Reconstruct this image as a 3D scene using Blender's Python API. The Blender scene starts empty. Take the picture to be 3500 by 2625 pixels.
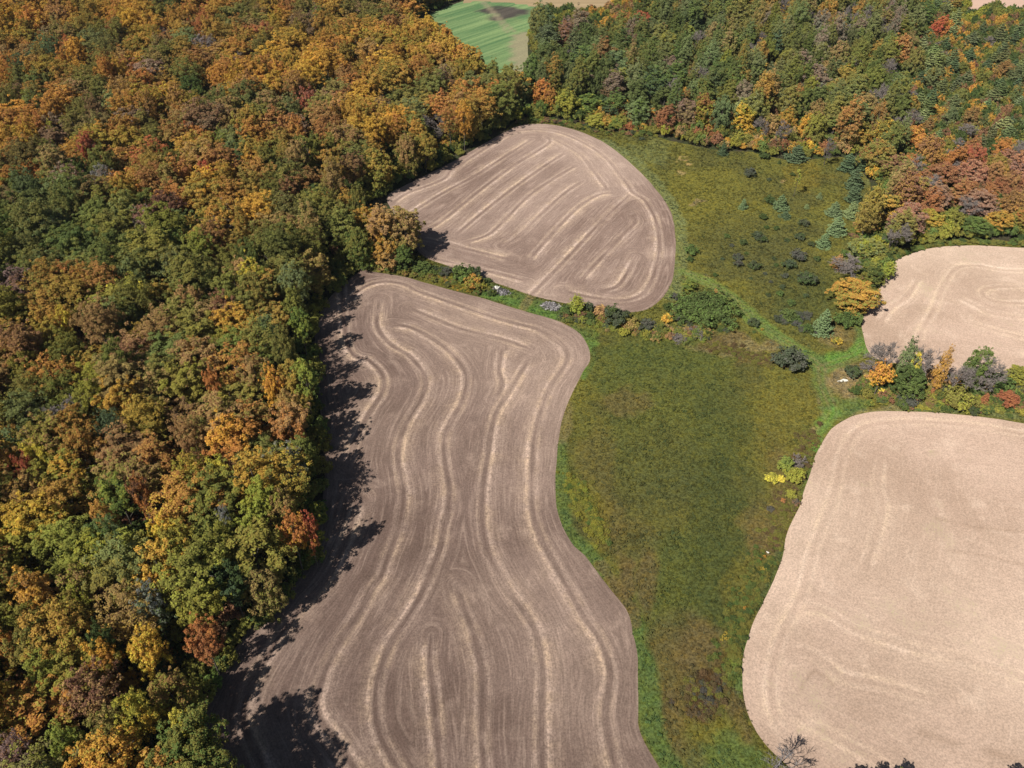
import bpy, math, random
import numpy as np
from mathutils import Vector, Matrix

# ------------------------------------------------------------------ camera, sky, sun, exposure
W, H = 2212.0, 1659.0           # pixel frame in which the photograph was measured
FPX, PITCH, CAMZ = 1750.0, math.radians(40.5), 120.0
sc = bpy.context.scene
cam = bpy.data.cameras.new('camera')
cam.sensor_width = 36.0
cam.lens = FPX / W * 36.0
cam.clip_start = 1.0
cam.clip_end = 12000.0
camo = bpy.data.objects.new('camera', cam)
camo.location = (0, 0, CAMZ)
camo.rotation_euler = (math.pi / 2 - PITCH, 0, 0)
sc.collection.objects.link(camo)
sc.camera = camo

SUN_EL, SUN_AZ = math.radians(46.4), math.radians(43.4)     # light travels forward-right, SUN_AZ from +Y towards +X
world = bpy.data.worlds.new('World'); sc.world = world; world.use_nodes = True
wn = world.node_tree
bg = wn.nodes['Background']
sky = wn.nodes.new('ShaderNodeTexSky'); sky.sky_type = 'NISHITA'; sky.sun_disc = False
sky.sun_elevation = SUN_EL
sky.sun_rotation = SUN_AZ + math.pi      # compass bearing of the sun: behind the camera, to the left
sky.air_density = 1.0; sky.dust_density = 0.6
wn.links.new(sky.outputs[0], bg.inputs[0]); bg.inputs[1].default_value = 0.05
sun = bpy.data.lights.new('sun', 'SUN'); sun.energy = 5.0; sun.angle = math.radians(0.53); sun.color = (1.0, 0.955, 0.89)
suno = bpy.data.objects.new('sun', sun)
ldir = Vector((math.sin(SUN_AZ) * math.cos(SUN_EL), math.cos(SUN_AZ) * math.cos(SUN_EL), -math.sin(SUN_EL)))
suno.rotation_euler = ldir.to_track_quat('-Z', 'Y').to_euler()
suno.location = (-200, -200, 300)
sc.collection.objects.link(suno)
sc.view_settings.view_transform = 'Standard'; sc.view_settings.look = 'None'
sc.view_settings.exposure = -0.1; sc.view_settings.gamma = 1.0; sc.view_settings.use_curve_mapping = False
sc.cycles.max_bounces = 5; sc.cycles.diffuse_bounces = 2; sc.cycles.transmission_bounces = 3
sc.cycles.use_adaptive_sampling = True

R = random.Random(7)
NR = np.random.default_rng(11)
CS, SN = math.cos(PITCH), math.sin(PITCH)

def at(px, py, z=0.0):
    """ground (or height z) point seen at a measured pixel"""
    u = (px - W / 2) / FPX; v = (py - H / 2) / FPX
    dy = CS - v * SN; dz = -(SN + v * CS)
    t = (z - CAMZ) / dz
    return (u * t, dy * t)

def proj(x, y, z=0.0):
    dzz = z - CAMZ
    d = y * CS - dzz * SN
    v = (-dzz * CS - y * SN) / d
    return (W / 2 + FPX * x / d, H / 2 + FPX * v, d)

def lin(c):
    return tuple((x / 255 / 12.92) if x / 255 <= 0.04045 else ((x / 255 + 0.055) / 1.055) ** 2.4 for x in c)

# ------------------------------------------------------------------ numpy noise and shapes
def vnoise(x, y, seed=0):
    xi = np.floor(x).astype(np.int64); yi = np.floor(y).astype(np.int64)
    fx = x - xi; fy = y - yi
    fx = fx * fx * (3 - 2 * fx); fy = fy * fy * (3 - 2 * fy)
    def h(a, b):
        n = (a * 374761393 + b * 668265263 + seed * 974634777) & 0xFFFFFFFF
        n = ((n ^ (n >> 13)) * 1274126177) & 0xFFFFFFFF
        return ((n ^ (n >> 16)) & 0xFFFF) / 65535.0
    a = h(xi, yi); b = h(xi + 1, yi); c = h(xi, yi + 1); d = h(xi + 1, yi + 1)
    return (a + (b - a) * fx) * (1 - fy) + (c + (d - c) * fx) * fy

def fbm(x, y, seed=0, o=4):
    s = 0; a = 0.5; t = 0
    for i in range(o):
        s = s + a * vnoise(x * 2 ** i, y * 2 ** i, seed + i * 17); t += a; a *= 0.5
    return s / t

def spline(pts, closed=False, step=1.5):
    P = np.array(pts, float); n = len(P); out = []
    rng = range(n) if closed else range(n - 1)
    for i in rng:
        if closed: p0, p1, p2, p3 = P[(i - 1) % n], P[i], P[(i + 1) % n], P[(i + 2) % n]
        else: p0, p1, p2, p3 = P[max(i - 1, 0)], P[i], P[i + 1], P[min(i + 2, n - 1)]
        k = max(2, int(np.linalg.norm(p2 - p1) / step))
        for j in range(k):
            t = j / k
            out.append(0.5 * (2 * p1 + (p2 - p0) * t + (2 * p0 - 5 * p1 + 4 * p2 - p3) * t * t + (3 * p1 - p0 - 3 * p2 + p3) * t ** 3))
    if not closed: out.append(P[-1])
    return np.array(out)

def gpoly(px, wig=0.5, seed=1, step=1.5):
    q = spline([at(*p) for p in px], True, step)
    q[:, 0] += (fbm(q[:, 0] / 8.0, q[:, 1] / 8.0, seed, 3) - .5) * 2 * wig
    q[:, 1] += (fbm(q[:, 0] / 8.0, q[:, 1] / 8.0, seed + 5, 3) - .5) * 2 * wig
    return q

def segdist(P, Q, closed):
    """distance from points P (n,2) to the polyline Q, in chunks"""
    A = Q; B = np.roll(Q, -1, 0)
    if not closed: A = A[:-1]; B = B[:-1]
    D = B - A; L = (D ** 2).sum(1) + 1e-12
    out = np.empty(len(P))
    for s in range(0, len(P), 20000):
        p = P[s:s + 20000]
        px = p[:, 0:1] - A[None, :, 0]; py = p[:, 1:2] - A[None, :, 1]
        t = np.clip((px * D[:, 0] + py * D[:, 1]) / L, 0, 1)
        out[s:s + 20000] = np.sqrt(((px - t * D[:, 0]) ** 2 + (py - t * D[:, 1]) ** 2).min(1))
    return out

def segside(P, Q):
    A = Q[:-1]; D = Q[1:] - A; L = (D ** 2).sum(1) + 1e-12; out = np.empty(len(P))
    for s in range(0, len(P), 20000):
        p = P[s:s + 20000]; px = p[:, 0:1] - A[None, :, 0]; py = p[:, 1:2] - A[None, :, 1]
        t = np.clip((px * D[:, 0] + py * D[:, 1]) / L, 0, 1)
        i = ((px - t * D[:, 0]) ** 2 + (py - t * D[:, 1]) ** 2).argmin(1); r = np.arange(len(p))
        out[s:s + 20000] = np.sign(D[i, 0] * py[r, i] - D[i, 1] * px[r, i])
    return out

def inside(P, Q):
    x, y = P[:, 0], P[:, 1]; c = np.zeros(len(P), bool)
    x1, y1 = Q[:, 0], Q[:, 1]; x2, y2 = np.roll(x1, -1), np.roll(y1, -1)
    for a, b, e, f in zip(x1, y1, x2, y2):
        if b == f: continue
        m = ((b > y) != (f > y))
        c ^= m & (x < (e - a) * (y - b) / (f - b) + a)
    return c

def sdf(P, Q):
    d = segdist(P, Q, True); d[inside(P, Q)] *= -1
    return d

def sm(a, b, x):
    t = np.clip((x - a) / (b - a), 0, 1); return t * t * (3 - 2 * t)

# ------------------------------------------------------------------ object helpers
COL = sc.collection
def tag(o, label=None, cat=None, group=None, kind=None):
    if label: o['label'] = label
    if cat: o['category'] = cat
    if group: o['group'] = group
    if kind: o['kind'] = kind
    return o

def link(o, parent=None):
    COL.objects.link(o)
    if parent is not None: o.parent = parent
    return o

def empty(name, loc, rz=0.0, scale=(1, 1, 1)):
    o = bpy.data.objects.new(name, None); o.location = loc; o.rotation_euler = (0, 0, rz); o.scale = scale
    o.empty_display_size = 0.5
    return link(o)

def mesh_np(name, V, F, mats=(), k=4, face_attr=None, vert_attr=None, smooth=False, col_attr=None):
    """V (n,3), F (m,k) numpy"""
    me = bpy.data.meshes.new(name)
    V = np.asarray(V, np.float32); F = np.asarray(F, np.int32)
    me.vertices.add(len(V)); me.vertices.foreach_set('co', V.ravel())
    m = len(F)
    me.loops.add(m * k); me.loops.foreach_set('vertex_index', F.ravel())
    me.polygons.add(m)
    me.polygons.foreach_set('loop_start', np.arange(0, m * k, k, dtype=np.int32))
    me.update(calc_edges=True)
    for nm, arr in (face_attr or {}).items():
        a = me.attributes.new(nm, 'FLOAT', 'FACE'); a.data.foreach_set('value', np.asarray(arr, np.float32))
    for nm, arr in (vert_attr or {}).items():
        a = me.attributes.new(nm, 'FLOAT', 'POINT'); a.data.foreach_set('value', np.asarray(arr, np.float32))
    for nm, arr in (col_attr or {}).items():
        a = me.attributes.new(nm, 'FLOAT_COLOR', 'POINT')
        a.data.foreach_set('color', np.concatenate([np.asarray(arr, np.float32), np.ones((len(arr), 1), np.float32)], 1).ravel())
    for mt in mats: me.materials.append(mt)
    if smooth: me.polygons.foreach_set('use_smooth', np.ones(m, bool))
    me.update()
    return me

def obj(name, me, parent=None):
    return link(bpy.data.objects.new(name, me), parent)

# ------------------------------------------------------------------ materials
class NT:
    def __init__(s, name):
        s.m = bpy.data.materials.new(name); s.m.use_nodes = True
        s.t = s.m.node_tree; s.t.nodes.clear()
        s.out = s.n('ShaderNodeOutputMaterial')
    def n(s, typ, **kw):
        nd = s.t.nodes.new(typ)
        for a, b in kw.items(): setattr(nd, a, b)
        return nd
    def put(s, sock, v):
        if isinstance(v, bpy.types.NodeSocket): s.t.links.new(v, sock)
        elif isinstance(v, (tuple, list)) and len(v) == 3 and sock.type == 'RGBA': sock.default_value = (*v, 1)
        else: sock.default_value = v
    def attr(s, nm, typ='GEOMETRY'):
        return s.n('ShaderNodeAttribute', attribute_name=nm, attribute_type=typ)
    def noise(s, vec=None, scale=1.0, detail=3.0, rough=0.6):
        nd = s.n('ShaderNodeTexNoise'); nd.inputs['Scale'].default_value = scale
        nd.inputs['Detail'].default_value = detail; nd.inputs['Roughness'].default_value = rough
        if vec is not None: s.put(nd.inputs['Vector'], vec)
        return nd.outputs['Fac']
    def mp(s, v, a, b, c=0.0, d=1.0):
        nd = s.n('ShaderNodeMapRange'); nd.interpolation_type = 'SMOOTHSTEP'
        s.put(nd.inputs[0], v); nd.inputs[1].default_value = a; nd.inputs[2].default_value = b
        nd.inputs[3].default_value = c; nd.inputs[4].default_value = d
        return nd.outputs[0]
    def mix(s, f, a, b, mode='MIX'):
        nd = s.n('ShaderNodeMix', data_type='RGBA', blend_type=mode)
        s.put(nd.inputs[0], f); s.put(nd.inputs[6], a); s.put(nd.inputs[7], b)
        return nd.outputs[2]
    def math(s, op, a, b=0.0):
        nd = s.n('ShaderNodeMath', operation=op); s.put(nd.inputs[0], a); s.put(nd.inputs[1], b)
        return nd.outputs[0]
    def vmath(s, op, a, b):
        nd = s.n('ShaderNodeVectorMath', operation=op); s.put(nd.inputs[0], a); s.put(nd.inputs[1], b)
        return nd.outputs[0]
    def xyz(s, x, y, z):
        nd = s.n('ShaderNodeCombineXYZ'); s.put(nd.inputs[0], x); s.put(nd.inputs[1], y); s.put(nd.inputs[2], z)
        return nd.outputs[0]
    def pos(s):
        return s.n('ShaderNodeNewGeometry').outputs['Position']
    def scale_col(s, col, f):
        return s.mix(1.0, col, s.xyz(f, f, f), 'MULTIPLY')
    def bump(s, h, strength=0.5, dist=0.1):
        nd = s.n('ShaderNodeBump'); nd.inputs['Strength'].default_value = strength; nd.inputs['Distance'].default_value = dist
        s.put(nd.inputs['Height'], h); return nd.outputs[0]
    def diffuse(s, col, normal=None, rough=1.0, transl=0.0):
        d = s.n('ShaderNodeBsdfDiffuse'); s.put(d.inputs[0], col); d.inputs[1].default_value = rough
        if normal is not None: s.put(d.inputs['Normal'], normal)
        o = d.outputs[0]
        if transl > 0:
            t = s.n('ShaderNodeBsdfTranslucent'); s.put(t.inputs[0], col)
            mx = s.n('ShaderNodeMixShader'); mx.inputs[0].default_value = transl
            s.t.links.new(o, mx.inputs[1]); s.t.links.new(t.outputs[0], mx.inputs[2]); o = mx.outputs[0]
        s.t.links.new(o, s.out.inputs[0]); return s.m

def leaf_material(name, transl=0.20):
    n = NT(name)
    ta = n.vmath('MAXIMUM', n.attr('tint_a', 'OBJECT').outputs['Vector'], n.attr('tint_a', 'INSTANCER').outputs['Vector'])
    tb = n.vmath('MAXIMUM', n.attr('tint_b', 'OBJECT').outputs['Vector'], n.attr('tint_b', 'INSTANCER').outputs['Vector'])
    lobe = n.attr('lobe').outputs['Fac']; leaf = n.attr('leaf').outputs['Fac']
    rnd = n.n('ShaderNodeObjectInfo').outputs['Random']
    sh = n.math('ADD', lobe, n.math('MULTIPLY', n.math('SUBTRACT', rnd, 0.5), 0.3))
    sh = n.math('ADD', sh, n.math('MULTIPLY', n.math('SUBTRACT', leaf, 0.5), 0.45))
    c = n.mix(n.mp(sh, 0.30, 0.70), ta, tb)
    hs = n.n('ShaderNodeHueSaturation')
    n.put(hs.inputs['Hue'], n.mp(leaf, 0, 1, 0.485, 0.515)); n.put(hs.inputs['Value'], n.math('ADD', 0.72, n.math('MULTIPLY', leaf, 0.56)))
    n.put(hs.inputs['Color'], c)
    return n.diffuse(hs.outputs[0], None, 1.0, transl)

M_LEAF = leaf_material('leaves')
def needle_material():
    n = NT('needles')
    ta = n.vmath('MAXIMUM', n.attr('tint_a', 'OBJECT').outputs['Vector'], n.attr('tint_a', 'INSTANCER').outputs['Vector'])
    leaf = n.attr('leaf').outputs['Fac']
    c = n.scale_col(ta, n.math('ADD', 0.65, n.math('MULTIPLY', leaf, 0.7)))
    return n.diffuse(c, None, 1.0, 0.08)
M_NEEDLE = needle_material()
def bark_material(name, c1, c2):
    n = NT(name)
    f = n.noise(n.n('ShaderNodeTexCoord').outputs['Object'], 3.0, 3)
    return n.diffuse(n.mix(n.mp(f, .35, .65), c1, c2))
M_BARK = bark_material('bark', (.09, .075, .06), (.17, .15, .125))
M_TWIG = bark_material('bare_twigs', (.18, .15, .13), (.33, .285, .255))
M_BIRCH = bark_material('pale_bark', (.42, .40, .36), (.6, .58, .54))

# ------------------------------------------------------------------ ground
def ground_material():
    n = NT('woodland_floor'); p = n.pos()
    a = n.noise(p, 0.12, 4); b = n.noise(p, 1.7, 4)
    c = n.mix(n.mp(a, .4, .65), (.060, .050, .032), (.045, .060, .022))
    c = n.scale_col(c, n.mp(b, .25, .75, .55, 1.35))
    return n.diffuse(c, n.bump(b, .8, .2))
def sheet(name, x0, x1, y0, y1, z, mat, n=24, label=None):
    xs = np.linspace(x0, x1, n); ys = np.linspace(y0, y1, n)
    X, Y = np.meshgrid(xs, ys); V = np.stack([X.ravel(), Y.ravel(), np.full(X.size, z)], 1)
    i, j = np.meshgrid(np.arange(n - 1), np.arange(n - 1)); a = (j * n + i).ravel()
    F = np.stack([a, a + 1, a + n + 1, a + n], 1)
    o = obj(name, mesh_np(name, V, F, [mat])); tag(o, label, kind='structure'); return o
sheet('ground', -3000, 3000, -1500, 5000, 0.0, ground_material(), label='woodland floor and rough ground under the whole landscape')

# ---- outlines traced on the ground (pixels of the photograph turned into ground points)
LOWER = [(782,583),(798,586),(874,598),(970,626),(1072,653),(1141,674),(1203,693),(1244,715),(1271,746),(1275,780),(1258,804),(1237,849),(1223,883),(1210,934),
  (1203,986),(1201,1054),(1203,1095),(1215,1140),(1240,1180),(1264,1201),(1307,1261),(1350,1313),(1367,1364),(1379,1424),(1378,1519),(1384,1583),(1427,1659),(1520,1790),(1640,1990),
  (1500,2300),(800,2300),(560,2200),(530,1900),(490,1760),(438,1650),(425,1570),(435,1520),(480,1440),(545,1350),(620,1245),(670,1190),(695,1100),(700,1000),(692,900),(684,800),(682,700),(715,640),(760,600)]
UPPER = [(1130,270),(1180,268),(1240,280),(1290,300),(1330,325),(1370,360),(1405,395),(1440,440),(1455,480),(1460,520),(1458,570),(1450,612),(1430,645),(1398,667),
  (1347,674),(1278,664),(1216,654),(1148,638),(1100,622),(1052,605),(1010,590),(960,572),(925,560),(900,540),(885,508),(835,432),(870,403),(950,364),(1030,320),(1090,285)]
RLOW = [(2212,914),(2140,903),(2054,893),(1968,889),(1883,890),(1831,903),(1797,927),(1776,958),(1762,986),(1752,1020),(1738,1054),(1727,1090),(1701,1150),(1684,1223),
  (1650,1296),(1620,1364),(1605,1424),(1603,1489),(1620,1557),(1650,1605),(1675,1632),(1710,1665),(1800,1760),(1900,2000),(2600,2100),(2900,1300),(2600,980)]
RUP = [(1951,555),(1985,542),(2037,533),(2105,531),(2212,535),(2420,540),(2560,640),(2450,790),(2260,800),(2167,818),(2060,808),(1968,790),(1900,778),(1876,760),(1865,725),(1862,698),(1880,655),(1903,619),(1930,571)]
GREEN = [(905,50),(932,29),(1031,-3),(1148,8),(1144,62),(1140,110),(1153,160),(1140,215),(1060,205),(990,165),(960,120),(915,80)]
FARTAN = [(1000,4),(1060,-60),(1200,-90),(1420,-80),(1360,20),(1330,60),(1230,66),(1155,50),(1150,13),(1031,2)]
RTAN = [(2083,34),(2095,0),(2105,-60),(2500,-60),(2450,75),(2230,78),(2170,80),(2120,60)]
OPEN = [(1115,262),(1200,262),(1270,277),(1330,285),(1400,292),(1450,305),(1560,327),(1620,330),(1700,347),(1760,347),(1830,342),(1872,385),(1888,440),(1864,505),(1845,535),(1850,600),(1900,600),
  (1928,556),(1983,532),(2040,522),(2105,520),(2212,524),(2420,528),(2700,640),(3100,1000),(3000,2200),(2000,2450),(1300,2450),(1000,1000),(860,720),(772,610),(768,585),(790,562),(880,555),(925,545),(1000,480),(1000,400)]

PL = {k: gpoly(v, 0.35, i + 3) for i, (k, v) in enumerate(dict(LOWER=LOWER, UPPER=UPPER, RLOW=RLOW, RUP=RUP, GREEN=GREEN, FARTAN=FARTAN, RTAN=RTAN).items())}
PL['OPEN'] = gpoly(OPEN, 1.0, 31, 2.5)

def region_grid(fn, bbox, res):
    """grid mesh of the region fn(P) < 0 with its rim pulled onto the outline"""
    x0, x1, y0, y1 = bbox
    xs = np.arange(x0, x1 + res, res); ys = np.arange(y0, y1 + res, res)
    X, Y = np.meshgrid(xs, ys); P = np.stack([X.ravel(), Y.ravel()], 1)
    n = len(xs); d = fn(P)
    i, j = np.meshgrid(np.arange(n - 1), np.arange(len(ys) - 1)); a = (j * n + i).ravel()
    F = np.stack([a, a + 1, a + n + 1, a + n], 1)
    keep = (d[F] < 0).any(1); F = F[keep]
    used = np.unique(F); mp = np.full(len(P), -1); mp[used] = np.arange(len(used))
    P = P[used]; d = d[used]; F = mp[F]
    o = np.where(d > 0)[0]
    for _ in range(2):
        q = P[o]; e = 0.05
        d0 = fn(q); gx = (fn(q + [e, 0]) - d0) / e; gy = (fn(q + [0, e]) - d0) / e
        g = np.maximum(np.hypot(gx, gy), .5)
        st = np.clip(d0, -.8, .8)
        P[o, 0] -= st * gx / g; P[o, 1] -= st * gy / g
    return P, F

def bbox(Q, pad=1.0):
    return (Q[:, 0].min() - pad, Q[:, 0].max() + pad, Q[:, 1].min() - pad, Q[:, 1].max() + pad)

def trk(pts): return spline([at(*p) for p in pts], False, 1.2)

T_LOWER = [
 [(735,560),(750,742),(798,780),(822,804),(829,828),(822,855),(805,880),(785,915),(765,960),(752,1010)],
 [(819,648),(814,698),(826,725),(850,749),(880,766),(901,787),(915,807),(920,831),(908,866),(891,893),(874,924),(863,958),(860,993),(867,1034),(872,1075),(862,1138),(851,1172),(838,1203),(824,1244),(803,1273),(786,1306),(761,1349),(735,1386),(721,1412),(703,1450),(686,1501),(682,1532),(703,1570),(737,1615),(765,1659),(840,1760)],
 [(846,701),(887,708),(928,729),(963,753),(987,777),(1004,804),(1007,831),(997,869),(980,900),(963,934),(958,969),(963,1013),(970,1054),(968,1100),(958,1138),(951,1182),(934,1227),(920,1261),(900,1302),(872,1347),(848,1381),(831,1419),(815,1470),(810,1520),(815,1570),(835,1620),(858,1659),(920,1780)],
 [(1144,777),(1124,807),(1103,842),(1083,873),(1069,900),(1059,945),(1055,979),(1048,1020),(1043,1068),(1042,1130),(1052,1185),(1075,1235),(1100,1280),(1130,1320),(1155,1360),(1165,1400),(1172,1450),(1172,1500),(1170,1560),(1172,1659),(1180,1800)],
 [(755,660),(767,636),(795,617),(832,609),(874,615),(901,629),(970,653),(1038,677),(1107,698),(1158,711),(1196,732),(1220,753),(1225,777),(1210,804),(1189,835),(1175,869),(1162,910),(1153,951),(1150,986),(1148,1068),(1152,1115),(1168,1165),(1195,1215),(1228,1275),(1264,1338),(1290,1373),(1307,1411),(1318,1454),(1313,1501),(1307,1544),(1315,1596),(1328,1656),(1370,1780)],
 [(887,667),(935,687),(987,708),(1038,722),(1090,735),(1146,755)],
 [(985,1262),(1000,1310),(1015,1350),(1030,1400),(1040,1450),(1042,1520),(1040,1590),(1045,1659),(1050,1780)],
 [(775,1080),(755,1148),(735,1196),(703,1255),(651,1313),(600,1381),(549,1467),(535,1501),(528,1560),(560,1640),(600,1740)],
 [(932,1370),(928,1430),(935,1500),(945,1600),(952,1700)],
 [(1085,750),(1078,800),(1085,830),(1070,865)],
]
T_UPPER = [
 [(846,441),(880,418),(935,398),(963,384),(973,370),(1004,350),(1052,319),(1100,291),(1141,281),(1189,283),(1230,295),(1271,315),(1306,339),(1333,370),(1354,398),(1367,417),(1391,432),(1409,459),(1419,487),(1424,521),(1421,560),(1409,602),(1391,633),(1364,646),(1330,650),(1278,643),(1216,629)],
 [(874,468),(956,418),(1024,381),(1090,339),(1148,302)],
 [(918,497),(956,477),(1038,411),(1107,360),(1169,322),(1189,305),(1178,296)],
 [(987,506),(1038,463),(1107,408),(1175,360),(1223,329)],
 [(1004,525),(1052,509),(1079,487),(1141,425),(1196,387),(1244,358)],
 [(1086,531),(1120,511),(1169,463),(1223,415),(1261,391)],
 [(1141,566),(1175,525),(1244,453),(1292,422),(1330,417)],
 [(1140,645),(1155,630),(1217,566),(1278,501),(1330,449),(1367,417)],
 [(1255,610),(1271,588),(1347,506),(1367,487),(1373,477),(1366,463)],
 [(1299,629),(1333,619),(1354,591),(1374,554)],
 [(1189,298),(1230,319),(1258,339),(1285,374),(1313,411)],
 [(905,515),(963,526),(1004,537),(1055,550),(1103,561)],
 [(930,558),(1004,574),(1072,591),(1141,609)],
]
T_RLOW = [
 [(2300,948),(2212,938),(2105,921),(2003,912),(1917,914),(1865,924),(1838,948),(1817,993),(1807,1041),(1795,1090),(1770,1150),(1748,1219),(1735,1274),(1714,1321),(1688,1373),(1671,1433),(1665,1484),(1671,1536),(1693,1574)],
 [(1903,986),(1896,1054),(1907,1090),(1890,1163),(1868,1231)],
 [(1712,1332),(1735,1316),(1770,1317),(1804,1334),(1838,1356),(1898,1377),(1967,1399),(2078,1424),(2212,1463),(2300,1490)],
 [(1693,1409),(1735,1407),(1778,1429),(1821,1463),(1907,1480),(2040,1520)],
 [(1693,1520),(1740,1560),(1800,1590),(1900,1650),(1980,1720)],
]
T_RUP = [
 [(2420,592),(2212,586),(2157,583),(2105,574),(2064,581),(2037,619),(2016,670),(1989,718),(1985,745)],
 [(2330,620),(2212,619),(2140,622),(2122,633),(2133,646),(2174,655),(2300,655)],
 [(2064,639),(2105,660),(2140,677),(2212,687),(2330,690)],
 [(2085,670),(2092,694),(2140,711),(2212,729),(2330,745)],
 [(1900,700),(1925,665),(1960,640),(1985,600)],
]

def stubble_material(name, base, straw, dark, green=0.0, streaks=.30):
    n = NT(name); p = n.pos()
    sp = n.n('ShaderNodeSeparateXYZ'); n.put(sp.inputs[0], p)
    d = n.attr('track_distance').outputs['Fac']
    vec = n.xyz(n.math('MULTIPLY', d, 1.6), n.math('MULTIPLY', sp.outputs[0], .10), n.math('MULTIPLY', sp.outputs[1], .10))
    streak = n.noise(vec, 1.0, 4, .62)
    vec2 = n.xyz(n.math('MULTIPLY', d, 3.6), n.math('MULTIPLY', sp.outputs[0], .35), n.math('MULTIPLY', sp.outputs[1], .35))
    fine = n.noise(vec2, 1.0, 3, .7)
    grain = n.noise(p, 3.2, 3, .75)
    patch = n.noise(p, .035, 4, .6)
    patch2 = n.noise(p, .16, 4, .6)
    broad = n.noise(p, .011, 3, .5)
    c = n.mix(n.mp(patch, .36, .64), n.mix(.62, base, dark), base)
    c = n.mix(n.math('MULTIPLY', n.mp(broad, .42, .62), .30), c, straw)
    c = n.mix(n.math('MULTIPLY', n.mp(streak, .45, .75), streaks), c, straw)
    c = n.mix(n.math('MULTIPLY', n.mp(patch2, .52, .8), .35), c, straw)
    brk = n.noise(n.vmath('MULTIPLY', p, (1.1, 1.1, 1.0)), 1.0, 4, .72)
    st = n.math('MULTIPLY', n.attr('straw').outputs['Fac'], n.mp(brk, .34, .60, .45, 1.0))
    rows = n.noise(n.xyz(n.math('MULTIPLY', d, 5.2), n.math('MULTIPLY', sp.outputs[0], .22), n.math('MULTIPLY', sp.outputs[1], .22)), 1.0, 2, .5)
    yl = n.mix(n.mp(patch2, .4, .6), straw, (straw[0] * .97, straw[1] * .95, straw[2] * .84))
    c = n.mix(n.math('MULTIPLY', n.math('MULTIPLY', st, n.mp(grain, .2, .6, .45, 1.0)), .95), c, yl)
    c = n.mix(n.math('MULTIPLY', n.attr('wheel').outputs['Fac'], .34), c, dark)
    if green > 0:
        g = n.math('MULTIPLY', n.math('MULTIPLY', n.mp(n.noise(p, .07, 5, .7), .56, .68), n.mp(grain, .48, .62)), green)
        c = n.mix(g, c, (.20, .24, .07))
    ra = .07 if streaks > .2 else .018
    c = n.scale_col(c, n.mp(rows, .35, .65, 1 - ra, 1 + ra))
    f = n.math('MULTIPLY', n.mp(fine, .2, .8, 1 - (.12 if streaks > .2 else .05), 1 + (.12 if streaks > .2 else .05)), n.mp(grain, .2, .8, .72, 1.28))
    c = n.scale_col(c, f)
    hgt = n.math('ADD', n.math('MULTIPLY', fine, .6), grain)
    return n.diffuse(c, n.bump(hgt, .55, .14), 1.0)

def make_field(poly, tracks, mat, res, label, view=None, amp=1.0, seed=0, bands=1.0, wear=1.0, ruts=()):
    Q = PL[poly]; b = bbox(Q)
    def fn(P): return sdf(P, Q)
    if view: b = (max(b[0], view[0]), min(b[1], view[1]), max(b[2], view[2]), min(b[3], view[3]))
    P, F = region_grid(fn, b, res)
    TS = [trk(t) for t in tracks]
    dist = np.full(len(P), 1e3); straw = np.zeros(len(P)); wheel = np.zeros(len(P))
    for k, t in enumerate(TS):
        dd = segdist(P, t, False); ends = np.minimum(np.hypot(*(P - t[0]).T), np.hypot(*(P - t[-1]).T))
        # uneven straw and wear along each pass
        w = fbm(P[:, 0] / 9 + k * 7, P[:, 1] / 9, seed + k, 3); w2 = fbm(P[:, 0] / 16 + k * 3, P[:, 1] / 16, seed + k + 50, 3)
        sd = segside(P, t) * (1 if k % 2 else -1)
        prof = np.exp(-((dd - 1.0) / .42) ** 2) * (.98 + .14 * sd) + .50 * np.exp(-((dd - 1.2) / 2.0) ** 2) * (.55 + .45 * sd) * sm(.25, .8, dd) * bands
        prof = prof * sm(.8, 3.2, ends)
        straw = np.maximum(straw, prof * (.30 + 1.2 * np.clip(w - .22, 0, .6)))
        wheel = np.maximum(wheel, sm(.3, 2.5, ends) * np.exp(-(dd / .36) ** 2) * (.40 + .8 * np.clip(w2 - .2, 0, .6)))
        dist = np.minimum(dist, dd)
    e = -sdf(P, Q)
    dist2 = np.minimum(dist, e + 1.0)
    straw *= amp * .9; wheel *= wear
    for k, (q, w_) in enumerate(ruts):
        d_ = segdist(P, trk(q), False); wheel = np.maximum(wheel, np.exp(-(d_ / w_) ** 2) * 1.9 * np.clip(fbm(P[:, 0] / 3, P[:, 1] / 3, 200 + k, 3) * 1.6 - .25, 0, 1))
    z = .10 - .015 * wheel + .03 * (fbm(P[:, 0] / 2, P[:, 1] / 2, 9, 2) - .5)
    z *= sm(0, .8, e) * .8 + .2
    V = np.stack([P[:, 0], P[:, 1], z], 1)
    o = obj('stubble_field', mesh_np('stubble_field', V, F, [mat], vert_attr=dict(track_distance=dist2, straw=np.clip(straw, 0, 1.2), wheel=wheel), smooth=True))
    return tag(o, label, kind='structure')

SB = stubble_material('stubble_brown', lin((125,105,95)), lin((206,181,162)), lin((103,84,74)))
SB2 = stubble_material('stubble_pale_brown', lin((140,119,107)), lin((208,184,166)), lin((118,97,86)))
SP = stubble_material('stubble_straw', lin((188,163,144)), lin((230,208,186)), lin((158,134,114)), .40, .12)
make_field('LOWER', T_LOWER, SB, .38, 'long brown stubble field winding down the middle of the picture beside the wood', (-80, 60, 25, 400), 1.0, 1)
make_field('UPPER', T_UPPER, SB2, .45, 'rounded stubble field with diagonal tractor lines above the stone piles', None, .95, 2)
make_field('RLOW', T_RLOW, SP, .42, 'pale straw coloured field filling the lower right corner', (20, 130, 35, 400), .5, 3, .6, .45,
           [([(1984,1583),(2080,1610),(2212,1647),(2330,1690)], .7), ([(2000,1608),(2100,1640),(2200,1680)], .4), ([(1800,1480),(1760,1450),(1722,1500)], .35), ([(2050,1190),(2120,1200),(2230,1225)], .4), ([(2020,1120),(2110,1140),(2230,1150)], .3)])
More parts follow.
